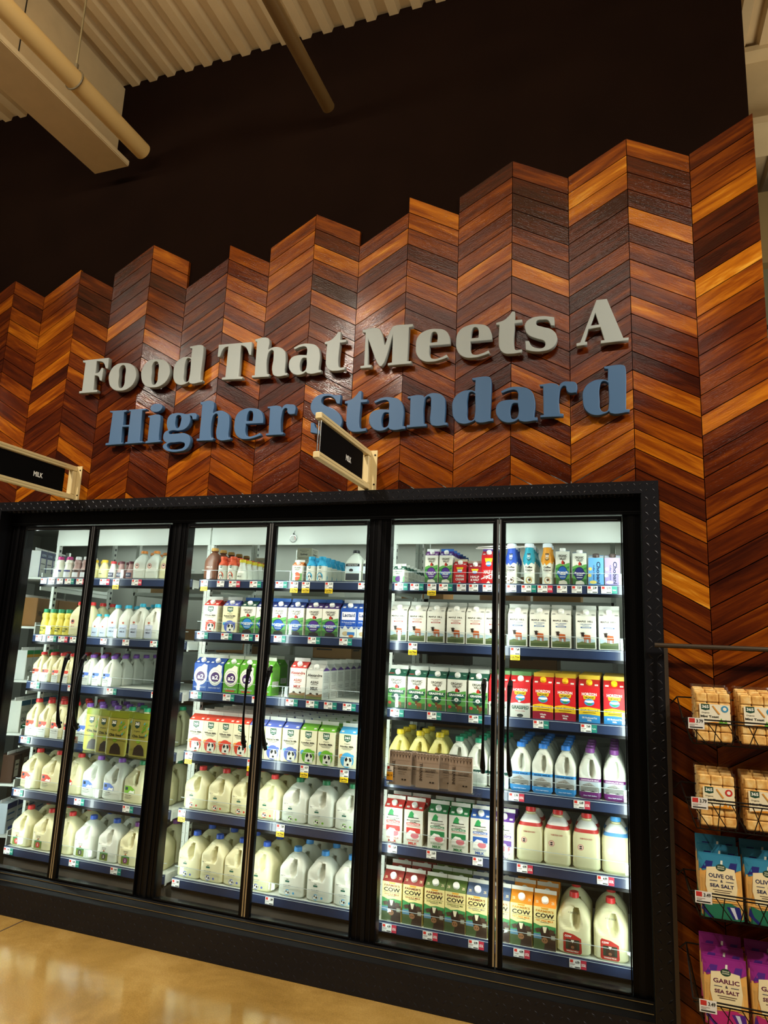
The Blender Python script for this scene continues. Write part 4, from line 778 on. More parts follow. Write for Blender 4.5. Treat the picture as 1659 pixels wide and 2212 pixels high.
for k, c, cap, cn in (('w', 'E8E8E0', 'C8323A', 'red'), ('d', 'B08A86', '5A2430', 'maroon')):
    lathe('s_'+k, 'short tapered bottle with %s cap' % cn, .118, [(0, 25, c), (.05, 29, c), (.35, 29, c), (.6, 20, c), (.8, 15, c), (.87, 16, c)], cap, [('r', .1, .1, .9, .36, '4A4A62'), ('t', 'MILK', .5, .24, .6, .1, 'D8D8E0')], r=.030, capz=.86)
lathe('p_j', 'squat yellow-capped cream jar', .128, [(0, 28, 'E4DCA0'), (.05, 36, 'E4DCA0'), (.45, 36, 'E4DCA0'), (.65, 26, 'E4DCA0'), (.8, 18, 'E4DCA0'), (.87, 18, 'E4DCA0')], 'E0B828', [('e', .5, .3, .2, .14, 'D8D8C0'), ('r', .34, .24, .66, .27, '5A5A4A')], r=.037, capz=.86)
lathe('b_y', 'yellow buttermilk bottle with green cap', .172, [(0, 26, 'DCD060'), (.04, 31, 'DCD060'), (.3, 31, 'DCD060'), (.5, 27, 'DCD060'), (.62, 22, 'DCD060'), (.7, 26, 'DCD060'), (.8, 26, 'DCD060'), (.87, 18, 'DCD060')], '22805A', [('T', 'BUTTER', .5, .25, .8, .06, '2A3A2A'), ('T', 'MILK', .5, .17, .5, .06, '2A3A2A'), ('t', 'Fresh', .5, .35, .5, .06, '3A4A2A')], r=.033, capz=.86)
for k, c, cn, bot in (('b', '2A52B8', 'royal blue', '8A6A48'), ('t', '1A9CB4', 'turquoise', 'C8A860'), ('y', 'E89A1A', 'amber', 'D8B890')):
    lathe('cr_'+k, '%s creamer bottle reading Coffee Creamer' % cn, .221, [(0, 24, E5), (.03, 28, E5), (.35, 28, E5), (.47, 32, E5), (.55, 34, c), (.66, 33, c), (.76, 26, c), (.82, 23, c), (.90, 22, c)], 'DCE4EA',
          SH365(.5, .665, .17, '16202A')+[('p', [(.0, .52), (.15, .46), (.3, .52), (.45, .46), (.7, .53), (1, .5), (1, .56), (0, .56)], c), ('T', 'Coffee', .5, .42, .62, .048, '3A2A24'), ('T', 'Creamer', .5, .355, .74, .045, '3A2A24'), ('r', .3, .31, .7, .318, '6A5A50'), ('e', .5, .11, .3, .08, bot), ('e', .56, .12, .12, .03, '5A3A28')], r=.035, capz=.9)

# ---- setting the rows out
ROWS = '''right0 ov_s:866:1216:6 ov_h:936.5:1186:1 ov_l:967:1186:6 hr_c:996.5:1217:3 hr_h:1029.6:1222:3 hr_q:1058:1181:3 cr_b:1105.7:1177.5:3 cr_t:1143.6:1178:4 cr_y:1182.7:1177.5:2 ov_f:1216:1186.6:2 ov_w:1252:1192:2 ch_b:1287.5:1196:2 ch_v:1322.7:1198:2
right1 maple_mr:868:1300:2 maple_mr:907.6:1300:2 maple_mr:947.4:1301:2 maple_mr:990:1303:2 maple_mr:1031.5:1306:2 maple_mr:1071:1307:2 maple_mb:1121:1308:2 maple_mb:1167:1309:2 maple_mb:1213:1310:2 maple_mb:1266:1312:2 maple_mb:1315:1313:2
right2 gm_w:864:1436:6 gm_w:906.7:1440:6 gm_2:949:1443:6 gm_2:991.7:1446:6 gm_0:1037:1444:6 hz_g:1081:1450:5 hz_g:1126.6:1454:5 hz_w:1174.8:1457:5 hz_w:1222:1460:5 hz_2:1273:1458:6 hz_2:1326.4:1467:6
right3 hf_y:867:1567:3 hf_y:909:1573:3 hf_y:951.5:1577:2 hf_g:993:1586:4 hf_g:1034.7:1591:4 hf_g:1080:1598:4 hs_b:1126:1601:5 hs_b:1173:1606:5 hs_b:1222:1611:5 hs_p:1274:1616:4 hs_p:1326.4:1623:5
right4 mt_r:857:1722:2 mt_r:900:1726:2 mt_g:951:1730:2 mt_g:996:1732:2 mt_b:1042:1744:2 mt_p:1092:1750:2 bt_w:1146.8:1745:2 bt_w:1205:1753:2 bt_w:1266.7:1761:2 bt_b:1329.7:1772:2
right5 fc_r:855:1875:3 fc_r:899:1881:3 fc_g:945:1890:3 fc_g:989:1898:3 fc_b:1035:1906:3 fc_b:1082:1915:3 fc_o:1129:1922:3 fc_o:1179:1930:3 fg_r:1240.5:1930:2 fg_r:1319:1944:2
middle0 bt_c:430:1195:5 p3_o:458:1203:7 p3_o:475.5:1202:7 p_y:497.5:1212:6 ov_o:648:1222:1 p3_c:675:1206:2 p3_c:697:1206:7 bt_k:775:1187:1 bt_k:803:1190:1
middle1 tc_r:467:1292:2 tc_b:509:1293:2 lf_g:547:1296:2 lf_b:581:1297:2 lf_b:612.4:1297:2 lf_b:649:1298:2 lf_v:688:1298:2 lf_v:723:1298:2 lact:762.7:1300:2 lact:797:1301:2
middle2 a2_b:442.5:1418:4 a2_b:476:1418:5 a2_g:512:1419:5 a2_g:546:1421:4 a2_g:582:1422:1 al_r:654:1421:1 al_k:690:1425:8
middle3 tf_r:428:1537:6 tf_r:463:1539:6 tf_r:497:1546:6 tf_r:531:1549:6 tf_b:566:1552:6 tf_b:601:1555:6 tf_b:638:1558:6 tf_g:676:1562:6 tf_g:714:1566:5 tf_c:759:1569:5
middle4 go_r:440:1655:3 go_r:490.4:1661:3 go_r:540.6:1667:2 go_r:595.2:1674:2 go_g:649.8:1681:2 go_g:705.7:1686:2 go_g:764:1693:2
middle5 go_b:415:1794:2 go_b:469.4:1801:3 go_b:523.4:1810:2 go_b:578:1818:3 go_l:644.5:1831:3 go_l:703.6:1840:3 go_l:761.8:1849:2
left0 p_m:134:1199:2 p_m:153:1201:2 p_k:172:1199:2 p_k:189:1201:2 p_j:206:1211:2 p_j:228:1211:2 s_w:247:1212:2 s_d:264.6:1213:3 s_d:285:1213:3 bt_o:313:1190:3 bt_o:340:1190:3 bt_u:370:1190:2
left1 b_y:97:1316:3 b_y:118:1316:2 b_y:135:1316:2 b_y:152:1316:2 bt_r:166:1312:2 bt_r:187:1312:3 gt_s:212.7:1330:2 gt_s:228:1330:2 gt_b:250.6:1309:3 gt_b:274.7:1309:3 go_t:304:1304:2 go_t:333:1304:2 go_t:361:1305:1
left2 qw_r:88:1410:4 qw_r:109:1409:4 qw_r:130:1410:5 qw_r:150:1412:5 qw_p:170:1414:5 qw_p:192:1416:5 qw_p:215:1416:6 qw_p:235.4:1417:7
left3 hw_r:80:1509:3 hw_r:109:1510:3 hw_r:138.5:1511:3 hw_r:168:1514:3 hw_p:197:1519:3 hw_p:224:1522:3 hw_p:256:1525:3 hw_g:287:1527:3 hw_g:319:1530:3 hw_g:350:1535:3
left4 gs_r:88.6:1620:2 gs_r:131.6:1625:2 gs_r:177:1631:2 gs_p:219.5:1638:2 gs_p:264.6:1644:2 gs_g:310:1649:2 gs_g:354:1655:2
left5 ob_r:66:1742:3 ob_r:114:1749:2 ob_r:158:1757:2 ob_b:204:1761:3 ob_b:254.4:1766:2 ob_p:300.5:1773:2 ob_p:348:1781:2'''
PROTO = {}; ITEMN = {}
rnd = random.Random(3)
FRONT = .1465
for line in ROWS.split('\n'):
    hd, *its = line.split(); bay, k = hd[:-1], int(hd[-1]); z = DK[bay][k]+.0006
    E_ = []
    for it in its:
        key, px, py, n = it.split(':'); hw, dp = CAT[key][3], CAT[key][4]
        E_.append([key, at(float(px), float(py), FRONT+dp/2).x, hw, dp, int(n)])
    x0, x1 = BAYX[bay]
    for _ in range(60):
        for a, b in zip(E_, E_[1:]):
            ov_ = a[1]+a[2]+b[2]+.0015-b[1]
            if ov_ > 0: a[1] -= ov_/2; b[1] += ov_/2
        if E_[0][1]-E_[0][2] < x0+.004: E_[0][1] = x0+.004+E_[0][2]
        if E_[-1][1]+E_[-1][2] > x1-.004: E_[-1][1] = x1-.004-E_[-1][2]
    for i, (key, x, hw, dp, n) in enumerate(E_):
        mk, cat_, desc = CAT[key][:3]
        for j in range(n):
            y = FRONT+dp/2+j*(dp+.006)
            if y+dp/2 > .79: break
            if key not in PROTO: PROTO[key] = mk(); o = PROTO[key]
            else: o = copy_tree(PROTO[key])
            o.location = (x+rnd.uniform(-.0004, .0004), y, z); o.rotation_euler = (0, 0, rnd.uniform(-.004, .004))
            pos = 'front row' if j == 0 else ('second row' if j == 1 else ORD[j]+' row')
            lab_ = '%s, %s %s-bay shelf, %s from left, %s' % (desc, SH[k], bay, ORD[i], pos)
            if len(lab_.split()) > 16: lab_ = lab_.replace(' from left', '')
            tag(o, lab_, cat_, '%s in the %s bay' % (desc, bay))
# brown glass bottles standing far back behind the orange-topped row
def single(mb, name, label, cat, loc=(0, 0, 0), group=None, rz=0):
    o = mb.build(name, loc=loc); o.rotation_euler = (0, 0, rz); return tag(o, label, cat, group)
for i, px in enumerate((429, 445)):
    pass
# stock behind the shelves and at the left end
def cardboard(w_, d, h, c, els, name, label, loc, rz=0, tape=True, group=None, cat='box'):
    t = empty(name, loc, rz); tag(t, label, cat, group); mb = MB(); mb.bbox(-w_/2, w_/2, -d/2, d/2, 0, h, c, .003)
    paint(mb, plane((-w_/2, -d/2, 0), (w_, 0, 0), (0, 0, h)), els, nx=1); paint(mb, plane((w_/2, -d/2, 0), (0, d, 0), (0, 0, h)), els, nx=1); kid(t, mb.build('box_body', t))
    if tape: mb = MB(); mb.box(-w_/2+.004, w_/2-.004, -.02, .02, h+.0003, h+.0012, 'B89A6A'); kid(t, mb.build('tape_strip', t))
    return t
WB = [('t', 'PRODUCE BOX', .5, .78, .6, .1, '3A3A36'), ('t', 'FRESH', .5, .62, .34, .09, '3A3A36'), ('T', 'Sydney', .5, .34, .5, .24, '1A1A1A')]
# low rear rack that carries the spare boxes
rk = empty('storage_rack', (-.9, 1.2, .03)); tag(rk, 'white storage rack against the cooler room back wall', 'rack')
for sx in (-1.9, -.7, .5, 1.7):
    for sy in (-.22, .22): mb = MB(); mb.box(sx-.015, sx+.015, sy-.015, sy+.015, 0, 2.3, 'C4C8C0'); kid(rk, mb.build('post', rk))
for z in (.25, .65, 1.05, 1.45, 1.88):
    mb = MB(); mb.box(-1.9, 1.7, -.235, .235, z, z+.025, 'B4B8B0'); kid(rk, mb.build('shelf', rk))
n = 0
for z, lst in ((1.936, ((-.45, 'A8763E', 1), (-1.3, '8A8A80', 1), (.1, '9A6A38', 1), (.45, 'B08048', 1), (-2.2, '8A8A80', 1), (-2.55, 'A07A4A', 1))), (1.506, ((-2.4, '8A6236', 1), (-1.9, '9A7040', 1), (-1.1, 'A87A46', 1), (-.3, '5A4A3A', 1), (.3, '8A6236', 1))), (1.106, ((-2.3, '7A5A34', 1), (-1.2, '6A6A60', 1), (-.2, '8A6236', 1), (.4, '2A4A7A', 1))), (.706, ((-2.2, '2A3A5A', 1), (-1.3, '6A4A2A', 1), (-.1, '2A5A9A', 1), (.35, '3A7A3A', 1)))):
    for x, c, m_ in lst:
        for q in range(m_):
            n += 1; h = .115 if m_ == 3 else .16
            els = WB if m_ == 3 else [('r', .1, .55, .7, .7, '3A2E22'), ('r', .1, .35, .5, .42, '3A2E22')]
            cn = {'E4E2CC': 'white', 'DEDCC8': 'off-white', '8A8A80': 'grey', '6A6A60': 'grey', '2A4A7A': 'blue', '2A3A5A': 'navy', '2A5A9A': 'blue', '3A7A3A': 'green', '5A4A3A': 'dark brown'}.get(c, 'brown')
            hs = {1.936: 'top', 1.506: 'second', 1.106: 'third', .706: 'fourth'}[z]
            lab = '%s carton box on the %s rear rack board, %s from left%s' % (cn, hs, ORD[sorted(a[0] for a in lst).index(x)], ['', ', above it', ', topmost'][q] if m_ == 3 else '')
            cardboard(.26 if m_ == 3 else .3, .3, h, c, els, 'storage_box', lab, (x, 1.19, z+q*.1165), group='boxes on the rear rack')
# shelving turning the corner at the far left
ang = math.atan2(.45, -.15)
lu = empty('storage_rack', (-3.02, .26, .03), ang); tag(lu, 'white corner rack at far left inside the cooler', 'rack')
ZL = (1.985, 1.64, 1.275, .925, .60, .28)
for sx in (.0, 1.1): mb = MB(); mb.box(sx, sx+.03, .36, .39, 0, 2.25, SHELFW); kid(lu, mb.build('post', lu))
for z in ZL:
    mb = MB(); mb.box(0, 1.2, .005, .38, z-.045, z-.03, SHELFW); kid(lu, mb.build('shelf', lu))
    mb = MB(); mb.box(0, 1.2, -.004, .0045, z-.12, z, SHELFW); mb.box(0, 1.2, -.0065, -.0045, z-.09, z-.086, 'A8ACA6'); kid(lu, mb.build('front_board', lu))
ca, sa = math.cos(ang), math.sin(ang)
def LP(u, v): return (-3.02+ca*u-sa*v, .26+sa*u+ca*v)
def on_left(name, w_, d, h, c, els, zi, us, label, cat='carton', v=.08, lift=-.0295):
    pr = None
    for i, u in enumerate(us):
        x, y = LP(u, v)
        if pr is None:
            t = empty(name); mb = MB(); mb.bbox(-w_/2, w_/2, -d/2, d/2, 0, h, c, .003); paint(mb, plane((-w_/2, -d/2, 0), (w_, 0, 0), (0, 0, h)), els, nx=1); kid(t, mb.build('carton_body', t))
            mb = MB(); mb.box(-w_/2, w_/2, -.002, .002, h+.0002, h+.02, 'E8E8E4'); kid(t, mb.build('top_seam', t)); pr = t; o = t
        else: o = copy_tree(pr)
        o.location = (x, y, ZL[zi]+lift+.03); o.rotation_euler = (0, 0, ang)
        tag(o, '%s, %s on its corner rack board' % (label, ['nearest', 'second', 'third', 'fourth', 'fifth', 'sixth', 'seventh'][i]), cat, label)
on_left('juice_carton', .085, .085, .19, 'D8DAD6', [('r', 0, .72, 1, 1, '1E2E64'), ('r', 0, 0, .12, .72, '24408A'), ('T', 'SOPIN', .56, .84, .7, .1, 'B8C8DC'), ('r', .2, .5, .85, .53, '3A3E50'), ('r', .2, .3, .7, .32, '8A8E98')], 0, (.06, .15, .24, .33, .42), 'navy and white carton at far left top')
on_left('egg_box', .3, .2, .20, '8A6236', [('T', 'FROZEN EGGS', .5, .45, .8, .17, '2A2018'), ('T', '5', .93, .3, .05, .16, '2A2018')], 1, (.17, .48, .8), 'brown FROZEN EGGS box on second board', 'box', v=.115)
on_left('juice_carton', .085, .085, .2, 'D2D6D0', [('r', 0, .86, 1, 1, '1E8A4A'), ('r', 0, .76, 1, .86, 'E0A428'), ('e', .6, .3, .34, .18, 'BCC0B8'), ('t', 'FARM', .55, .3, .4, .07, '3A4A44')], 2, (.06, .15, .24, .33, .42), 'green-topped white carton third board')
on_left('juice_carton', .12, .1, .21, 'D4D8CC', [('r', 0, .84, 1, 1, '2A6A8A'), ('t', 'FATHER', .5, .62, .7, .09, '2A6A4A'), ('T', 'CALIF', .5, .4, .7, .13, '22382A'), ('e', .5, .18, .3, .08, '3A8A5A')], 3, (.08, .21, .34, .47), 'pale green-written carton fourth board')
on_left('soup_carton', .1, .1, .18, '4A3222', [('r', .2, .2, .7, .8, 'C8C4B4'), ('r', .26, .6, .64, .66, '3A3A34'), ('r', .26, .45, .6, .48, '6A6A60')], 4, (.07, .18, .29, .4), 'dark brown carton fifth board')
on_left('juice_carton', .12, .1, .19, 'BCC8D0', [('r', 0, .8, 1, 1, '1E3A7A'), ('r', .1, .6, .8, .66, '3A6A9A'), ('r', .1, .4, .8, .44, '3A6A9A'), ('r', .3, .05, .9, .2, '1E4A9A')], 5, (.08, .21, .34, .47), 'blue and white carton lowest board')
for px, nm, cnt in ((657, 'right', 4), (566, 'left', 3)):
    p = at(px, 1180, .66)
    for q in range(cnt):
        cardboard(.11, .11, .066, 'DAD8C0', WB, 'produce_box', 'small white box in the %s stack on the middle-bay top shelf, %s from below' % (nm, ORD[q]), (p.x, .722, DK['middle'][0]+.0008+q*.0685), tape=False, group='small white boxes on the middle top shelf')
# hanging thermometer
p = at(633, 1157, .232); t = empty('thermometer', (p.x, .2355, p.z-.018)); tag(t, 'round steel dial thermometer hanging on the middle-bay header', 'thermometer')
mb = MB(); mb.cyl((0, 0, 0), (0, .008, 0), .024, STEEL, 28); mb.cyl((0, .004, .024), (0, .004, .034), .004, DARKSTEEL, 8); kid(t, mb.build('dial_case', t))
mb = MB(); mb.cyl((0, -.0012, 0), (0, -.0002, 0), .0205, 'B8BAB4', 28)
paint(mb, plane((-.02, -.0012, -.02), (.04, 0, 0), (0, 0, .04)), [('p', [(.5+.42*math.cos(a), .5+.42*math.sin(a)) for a in (-.6, -.2, .2, .6, 1.0)]+[(.5+.34*math.cos(a), .5+.34*math.sin(a)) for a in (1.0, .6, .2, -.2, -.6)], 'A8463C'), ('p', [(.47, .3), (.53, .3), (.56, .8)], '1A1A1A')]+[('r', .5+.36*math.cos(a)-.015, .5+.36*math.sin(a)-.015, .5+.36*math.cos(a)+.015, .5+.36*math.sin(a)+.015, '2A2A2A') for a in (1.4, 1.9, 2.4, 2.9, 3.4, 3.9)], nx=1); kid(t, mb.build('dial_face', t))
mb = MB(); mb.tube([(0, .004, .034), (.004, .004, .042), (.006, .008, .05), (.004, .013, .0505)], .0012, DARKSTEEL, 5); kid(t, mb.build('hook', t))

# white cable ties on the seam of the right pair of doors
for nm, z, pts in (('upper', 2.155, ((-.10, 0), (.0, .006), (.16, .002), (.02, -.008), (-.11, -.006))), ('lower', 2.0, ((-.05, -.012), (.0, .012), (.05, .006), (.02, -.012), (.09, .004), (.12, -.012), (.17, -.02), (.12, .006), (.08, -.02)))):
    mb = MB(); mb.tube([(x, 0, zz) for x, zz in pts], .0026, 'E4E6E4', 6)
    single(mb, 'cable_tie', 'loose white cable tie, %s one behind the right door seam' % nm, 'cable tie', (.23 if nm == 'upper' else .2, .045, z), 'white cable ties')
# clear bins hung inside the doors
def bin_(x0, x1, z0, z1, label):
    t = empty('clear_bin', ((x0+x1)/2, .06, z0)); tag(t, label, 'bin'); h = (x1-x0)/2
    mb = MB(); e = .0025
    mb.box(-h, h, -.045, .045, 0, e, ACRYL); mb.box(-h, h, -.045, -.045+e, e, z1-z0, ACRYL); mb.box(-h, h, .045-e, .045, e, (z1-z0)*1.15, ACRYL)
    mb.box(-h, -h+e, -.045+e, .045-e, e, (z1-z0), ACRYL); mb.box(h-e, h, -.045+e, .045-e, e, (z1-z0), ACRYL); mb.box(-h, h, -.0465, -.0455, z1-z0-.003, z1-z0, 'B8C4C4'); kid(t, mb.build('tray', t))
    for sx in (h+.03,):
        for dz in (.07, .0, -.06):
            mb = MB(); mb.cyl((sx, -.07, dz), (sx, -.058, dz), .015, ACRYL, 16, r2=.010); mb.cyl((sx, -.058, dz), (sx, -.05, dz), .006, ACRYL, 10); kid(t, mb.build('suction_cup', t))
    mb = MB(); mb.box(h+.001, h+.045, -.05, -.048, -.08, .1, ACRYL); kid(t, mb.build('mounting_plate', t)); return t
bin_(-.318, .135, .925, 1.03, 'clear plastic bin hung inside the right-bay left door')
bin_(-2.352, -1.80, .905, 1.01, 'clear plastic bin hung inside the left-bay right door')
def pouch(w_, d, h, c, topc, els, side=None, name='pouch', name2='pouch_body'):
    t = empty(name); mb = MB(); a, b = w_/2, d/2
    rings = [(0, a*.9, b, 6, c), (h*.04, a*.97, b, 6, c), (h*.3, a, b*.95, 5, c), (h*.6, a, b*.7, 4, c), (h*.85, a, b*.32, 3, topc), (h*.92, a, b*.1, 3, topc), (h, a, b*.08, 3, topc)]
    mb.loft(rings, 36, c)
    def F(u, v, off):
        z = v*h; x = (u-.5)*w_; bb = b
        for (z0, _, b0, e0, _c), (z1, _, b1, e1, _d) in zip(rings, rings[1:]):
            if z0 <= z <= z1:
                f_ = (z-z0)/(z1-z0); bb = b0+(b1-b0)*f_; e = e0+(e1-e0)*f_; aa = a
                bb *= (1-min(.999, abs(x/aa))**e)**(1/e)
                break
        return Vector((x, -bb-off-.0012, z))
    paint(mb, F, els, nx=8); kid(t, mb.build(name2, t)); return t
ORN = []
for i in range(7):
    u = .09+i*.137
    ORN += [('e', u, .93, .05, .055, '3A2A1E'), ('e', u, .93, .035, .035, 'B8A08A'), ('e', u, .93, .015, .02, '3A2A1E'), ('p', [(u-.02, .87), (u+.02, .87), (u, .8)], '3A2A1E')]
pr = None
for i, (px, rz) in enumerate(((-.252, .0), (-.18, .25), (-.105, .06), (-.02, .03), (.065, -.02))):
    if pr is None:
        pr = o = empty('protein_box'); mb = MB(); mb.bbox(-.06, .06, -.01, .01, 0, .165, 'A08A78', .002)
        paint(mb, plane((-.06, -.01, 0), (.12, 0, 0), (0, 0, .165)), ORN+[('q', 'TRUVANI', .22, .46, .13, .5, '4A3A30'), ('T', 'PLANT BASED', .64, .54, .46, .03, '3A2C24'), ('T', 'PROTEIN', .62, .48, .4, .04, '3A2C24'), ('r', .44, .40, .8, .408, '5A4A3E'), ('r', .44, .34, .74, .348, '5A4A3E'), ('r', .6, .16, .68, .2, '2A2018'), ('r', .72, .16, .8, .2, '2A2018'), ('r', 0, .74, 1, .745, '7A6654')], nx=1)
        kid(o, mb.build('box_body', o)); mb = MB(); mb.box(-.0575, .0575, -.0075, .0075, .1652, .167, '2E241C'); kid(o, mb.build('box_lid', o))
    else: o = copy_tree(pr)
    o.location = (px, .036+(i % 2)*.028, .9285); o.rotation_euler = (-.02, 0, 0)
    tag(o, 'taupe carton with dark flower edging in the clear bin, %s from left' % ORD[i], 'box', 'taupe protein boxes in the bin')
mb = MB(); mb.box(0, .034, 0, .001, 0, .075, 'E2D8CC'); paint(mb, plane((0, 0, 0), (.034, 0, 0), (0, 0, .075)), [('r', 0, .08, 1, .62, 'E8A01E'), ('r', .1, .8, .44, .97, 'B8281E'), ('T', '$4.19', .46, .38, .84, .16, '2A1A10'), ('r', 0, 0, 1, .08, '2A4A8A'), ('r', .1, .68, .8, .72, '5A4A40')], nx=1)
single(mb, 'price_tag', 'orange sale price tag $4.19 at the left end of the clear bin', 'price tag', (-.317, .0125, .945))
CHIA = [('r', .0, .86, 1, .99, '6E7A14'), ('p', [(.2, .80), (.44, .80), (.43, .68), (.32, .64), (.21, .68)], '1A3A2E'), ('T', '365', .32, .75, .19, .07, 'F0F0E4'), ('t', 'Organic', .34, .58, .3, .04, '2A2A18'), ('T', 'Chia Seed', .44, .47, .6, .06, '22220E'), ('e', .46, .36, .1, .05, '7AA01E'), ('p', [(.25, .04), (.3, .2), (.45, .28), (.62, .28), (.75, .2), (.8, .04)], '2A2018'), ('p', [(.55, .56), (.7, .7), (.8, .84), (.76, .7), (.64, .56)], '5A8A1E')]
for i, (u, v, c) in enumerate(((.66, .76, '3A9AA0'), (.8, .74, '6A9A1E'), (.88, .66, '3A9AA0'), (.72, .62, '6A9A1E'), (.86, .54, '6A9A1E'), (.6, .68, '6A9A1E'), (.78, .5, '3A9AA0'))): CHIA.append(('p', [(u-.04, v-.02), (u+.01, v+.03), (u+.05, v+.035), (u+.02, v-.02)], c))
pr = None
for i, px in enumerate((at(203, 1580, .08).x, at(229, 1580, .05).x, at(254, 1580, .03).x, at(274, 1580, .08).x, at(303, 1580, .05).x)):
    if pr is None: pr = o = pouch(.148, .02, .25, '8C8838', '66701A', CHIA)
    else: o = copy_tree(pr)
    o.location = (px, (.086, .058, .031, .086, .058)[i], .9085)
    tag(o, 'olive green chia seed pouch in the clear bin, %s from left' % ORD[i], 'pouch', 'chia seed pouches')
mb = MB(); mb.box(0, .036, 0, .001, 0, .04, 'DCD4C8'); paint(mb, plane((0, 0, 0), (.036, 0, 0), (0, 0, .04)), [('r', .1, .55, .5, .9, 'B8281E'), ('r', .1, .2, .9, .25, '4A4A4A')], nx=1)
single(mb, 'price_tag', 'small price tag at the left end of the chia bin', 'price tag', (-2.345, .0125, .955))

# ================================================================== cracker rack on the right
RK = M('4E443A', .3, .5); WIRE = M('1A1614', .35, .6)
RY = -.17
t = empty('display_rack', (1.02, RY, 0)); tag(t, 'dark bronze tube rack standing right of the cooler', 'rack')
mb = MB(); mb.cyl((-.045, 0, 1.683), (.80, 0, 1.683), .0105, RK, 14); kid(t, mb.build('top_bar', t))
for px in (.0, .72):
    mb = MB(); mb.box(px-.008, px+.008, -.008, .008, .012, 1.672, RK); kid(t, mb.build('post', t))
    mb = MB(); mb.box(px-.003, px+.03, -.22, .055, 0, .0115, RK); kid(t, mb.build('foot', t))
BZ = [(1.467, 1.399, 1.300), (1.119, 1.102, .981), (.776, .767, .658), (.500, .398, .29)]
RANK = ['top', 'second', 'third', 'lowest']
for k, (zb, zf, z0) in enumerate(BZ):
    t = empty('wire_basket', (1.06, -.30, z0)); tag(t, 'black wire basket with crossed front wires, %s on the rack' % RANK[k], 'basket', 'wire baskets on the rack')
    def P(x, y, z): return (x-1.06, y+.30, z-z0)
    x0, x1, i0, i1 = 1.058, 1.70, 1.10, 1.66; yb, yf, yg = -.185, -.42, -.36
    mb = MB()
    mb.tube([P(x0, yb, zb), P(x0, yf, zf), P(x1, yf, zf), P(x1, yb, zb), P(x0, yb, zb)], .0032, WIRE); mb.tube([P(x0, yf+.004, zf-.012), P(x1, yf+.004, zf-.012)], .0028, WIRE); kid(t, mb.build('rim', t))
    mb = MB(); nn = 9
    for q in range(nn):
        a, b = x0+(x1-x0)*q/nn, x0+(x1-x0)*(q+1)/nn; c, d = i0+(i1-i0)*q/nn, i0+(i1-i0)*(q+1)/nn
        mb.cyl(P(a+.02, yf, zf-.012), P(d-.012, yg, z0), .0021, WIRE, 5, caps=False); mb.cyl(P(b-.02, yf, zf-.012), P(c+.012, yg, z0), .0021, WIRE, 5, caps=False)
    kid(t, mb.build('front_wires', t))
    mb = MB()
    mb.tube([P(i0, yb-.01, z0), P(i0, yg, z0), P(i1, yg, z0), P(i1, yb-.01, z0), P(i0, yb-.01, z0)], .0026, WIRE)
    for q in range(1, 12): xx = i0+(i1-i0)*q/12; mb.cyl(P(xx, yb-.01, z0), P(xx, yg, z0), .0014, WIRE, 5, caps=False)
    kid(t, mb.build('bottom_wires', t))
    for (xa, xb) in ((x0, i0), (x1, i1)):
        mb = MB()
        for q in range(7):
            f_ = q/6; mb.cyl(P(xa, yb+(yf-yb)*f_, zb+(zf-zb)*f_), P(xb, yb-.01+(yg-yb+.01)*f_, z0), .0015, WIRE, 5, caps=False)
        kid(t, mb.build('side_wires', t))
    mb = MB(); mb.cyl(P(1.034, RY, zb-.03), P(x0, yb, zb-.0), .003, WIRE, 6); kid(t, mb.build('hook', t))
    pt = ['3.79', '3.79', '3.49', '3.49'][k]
    mb = MB(); mb.box(0, .058, 0, .0012, 0, .042, 'E4E2DA'); mb.box(-.01, .062, .0014, .0026, -.002, .045, ACRYL)
    paint(mb, plane((0, 0, 0), (.058, 0, 0), (0, 0, .042)), [('r', .06, .55, .42, .95, 'C2302A'), ('T', pt, .72, .72, .42, .32, '1E1E1E'), ('r', .08, .4, .6, .43, '8A6A64'), ('r', .08, .1, .9, .2, '2A2A2A'), ('r', .08, .3, .4, .33, '8A6A64')], nx=1)
    single(mb, 'price_tag', 'white %s price card clipped to the %s wire basket' % (pt, RANK[k]), 'price tag', (1.078, yf-.0085, zf-.036), 'price cards on the rack')
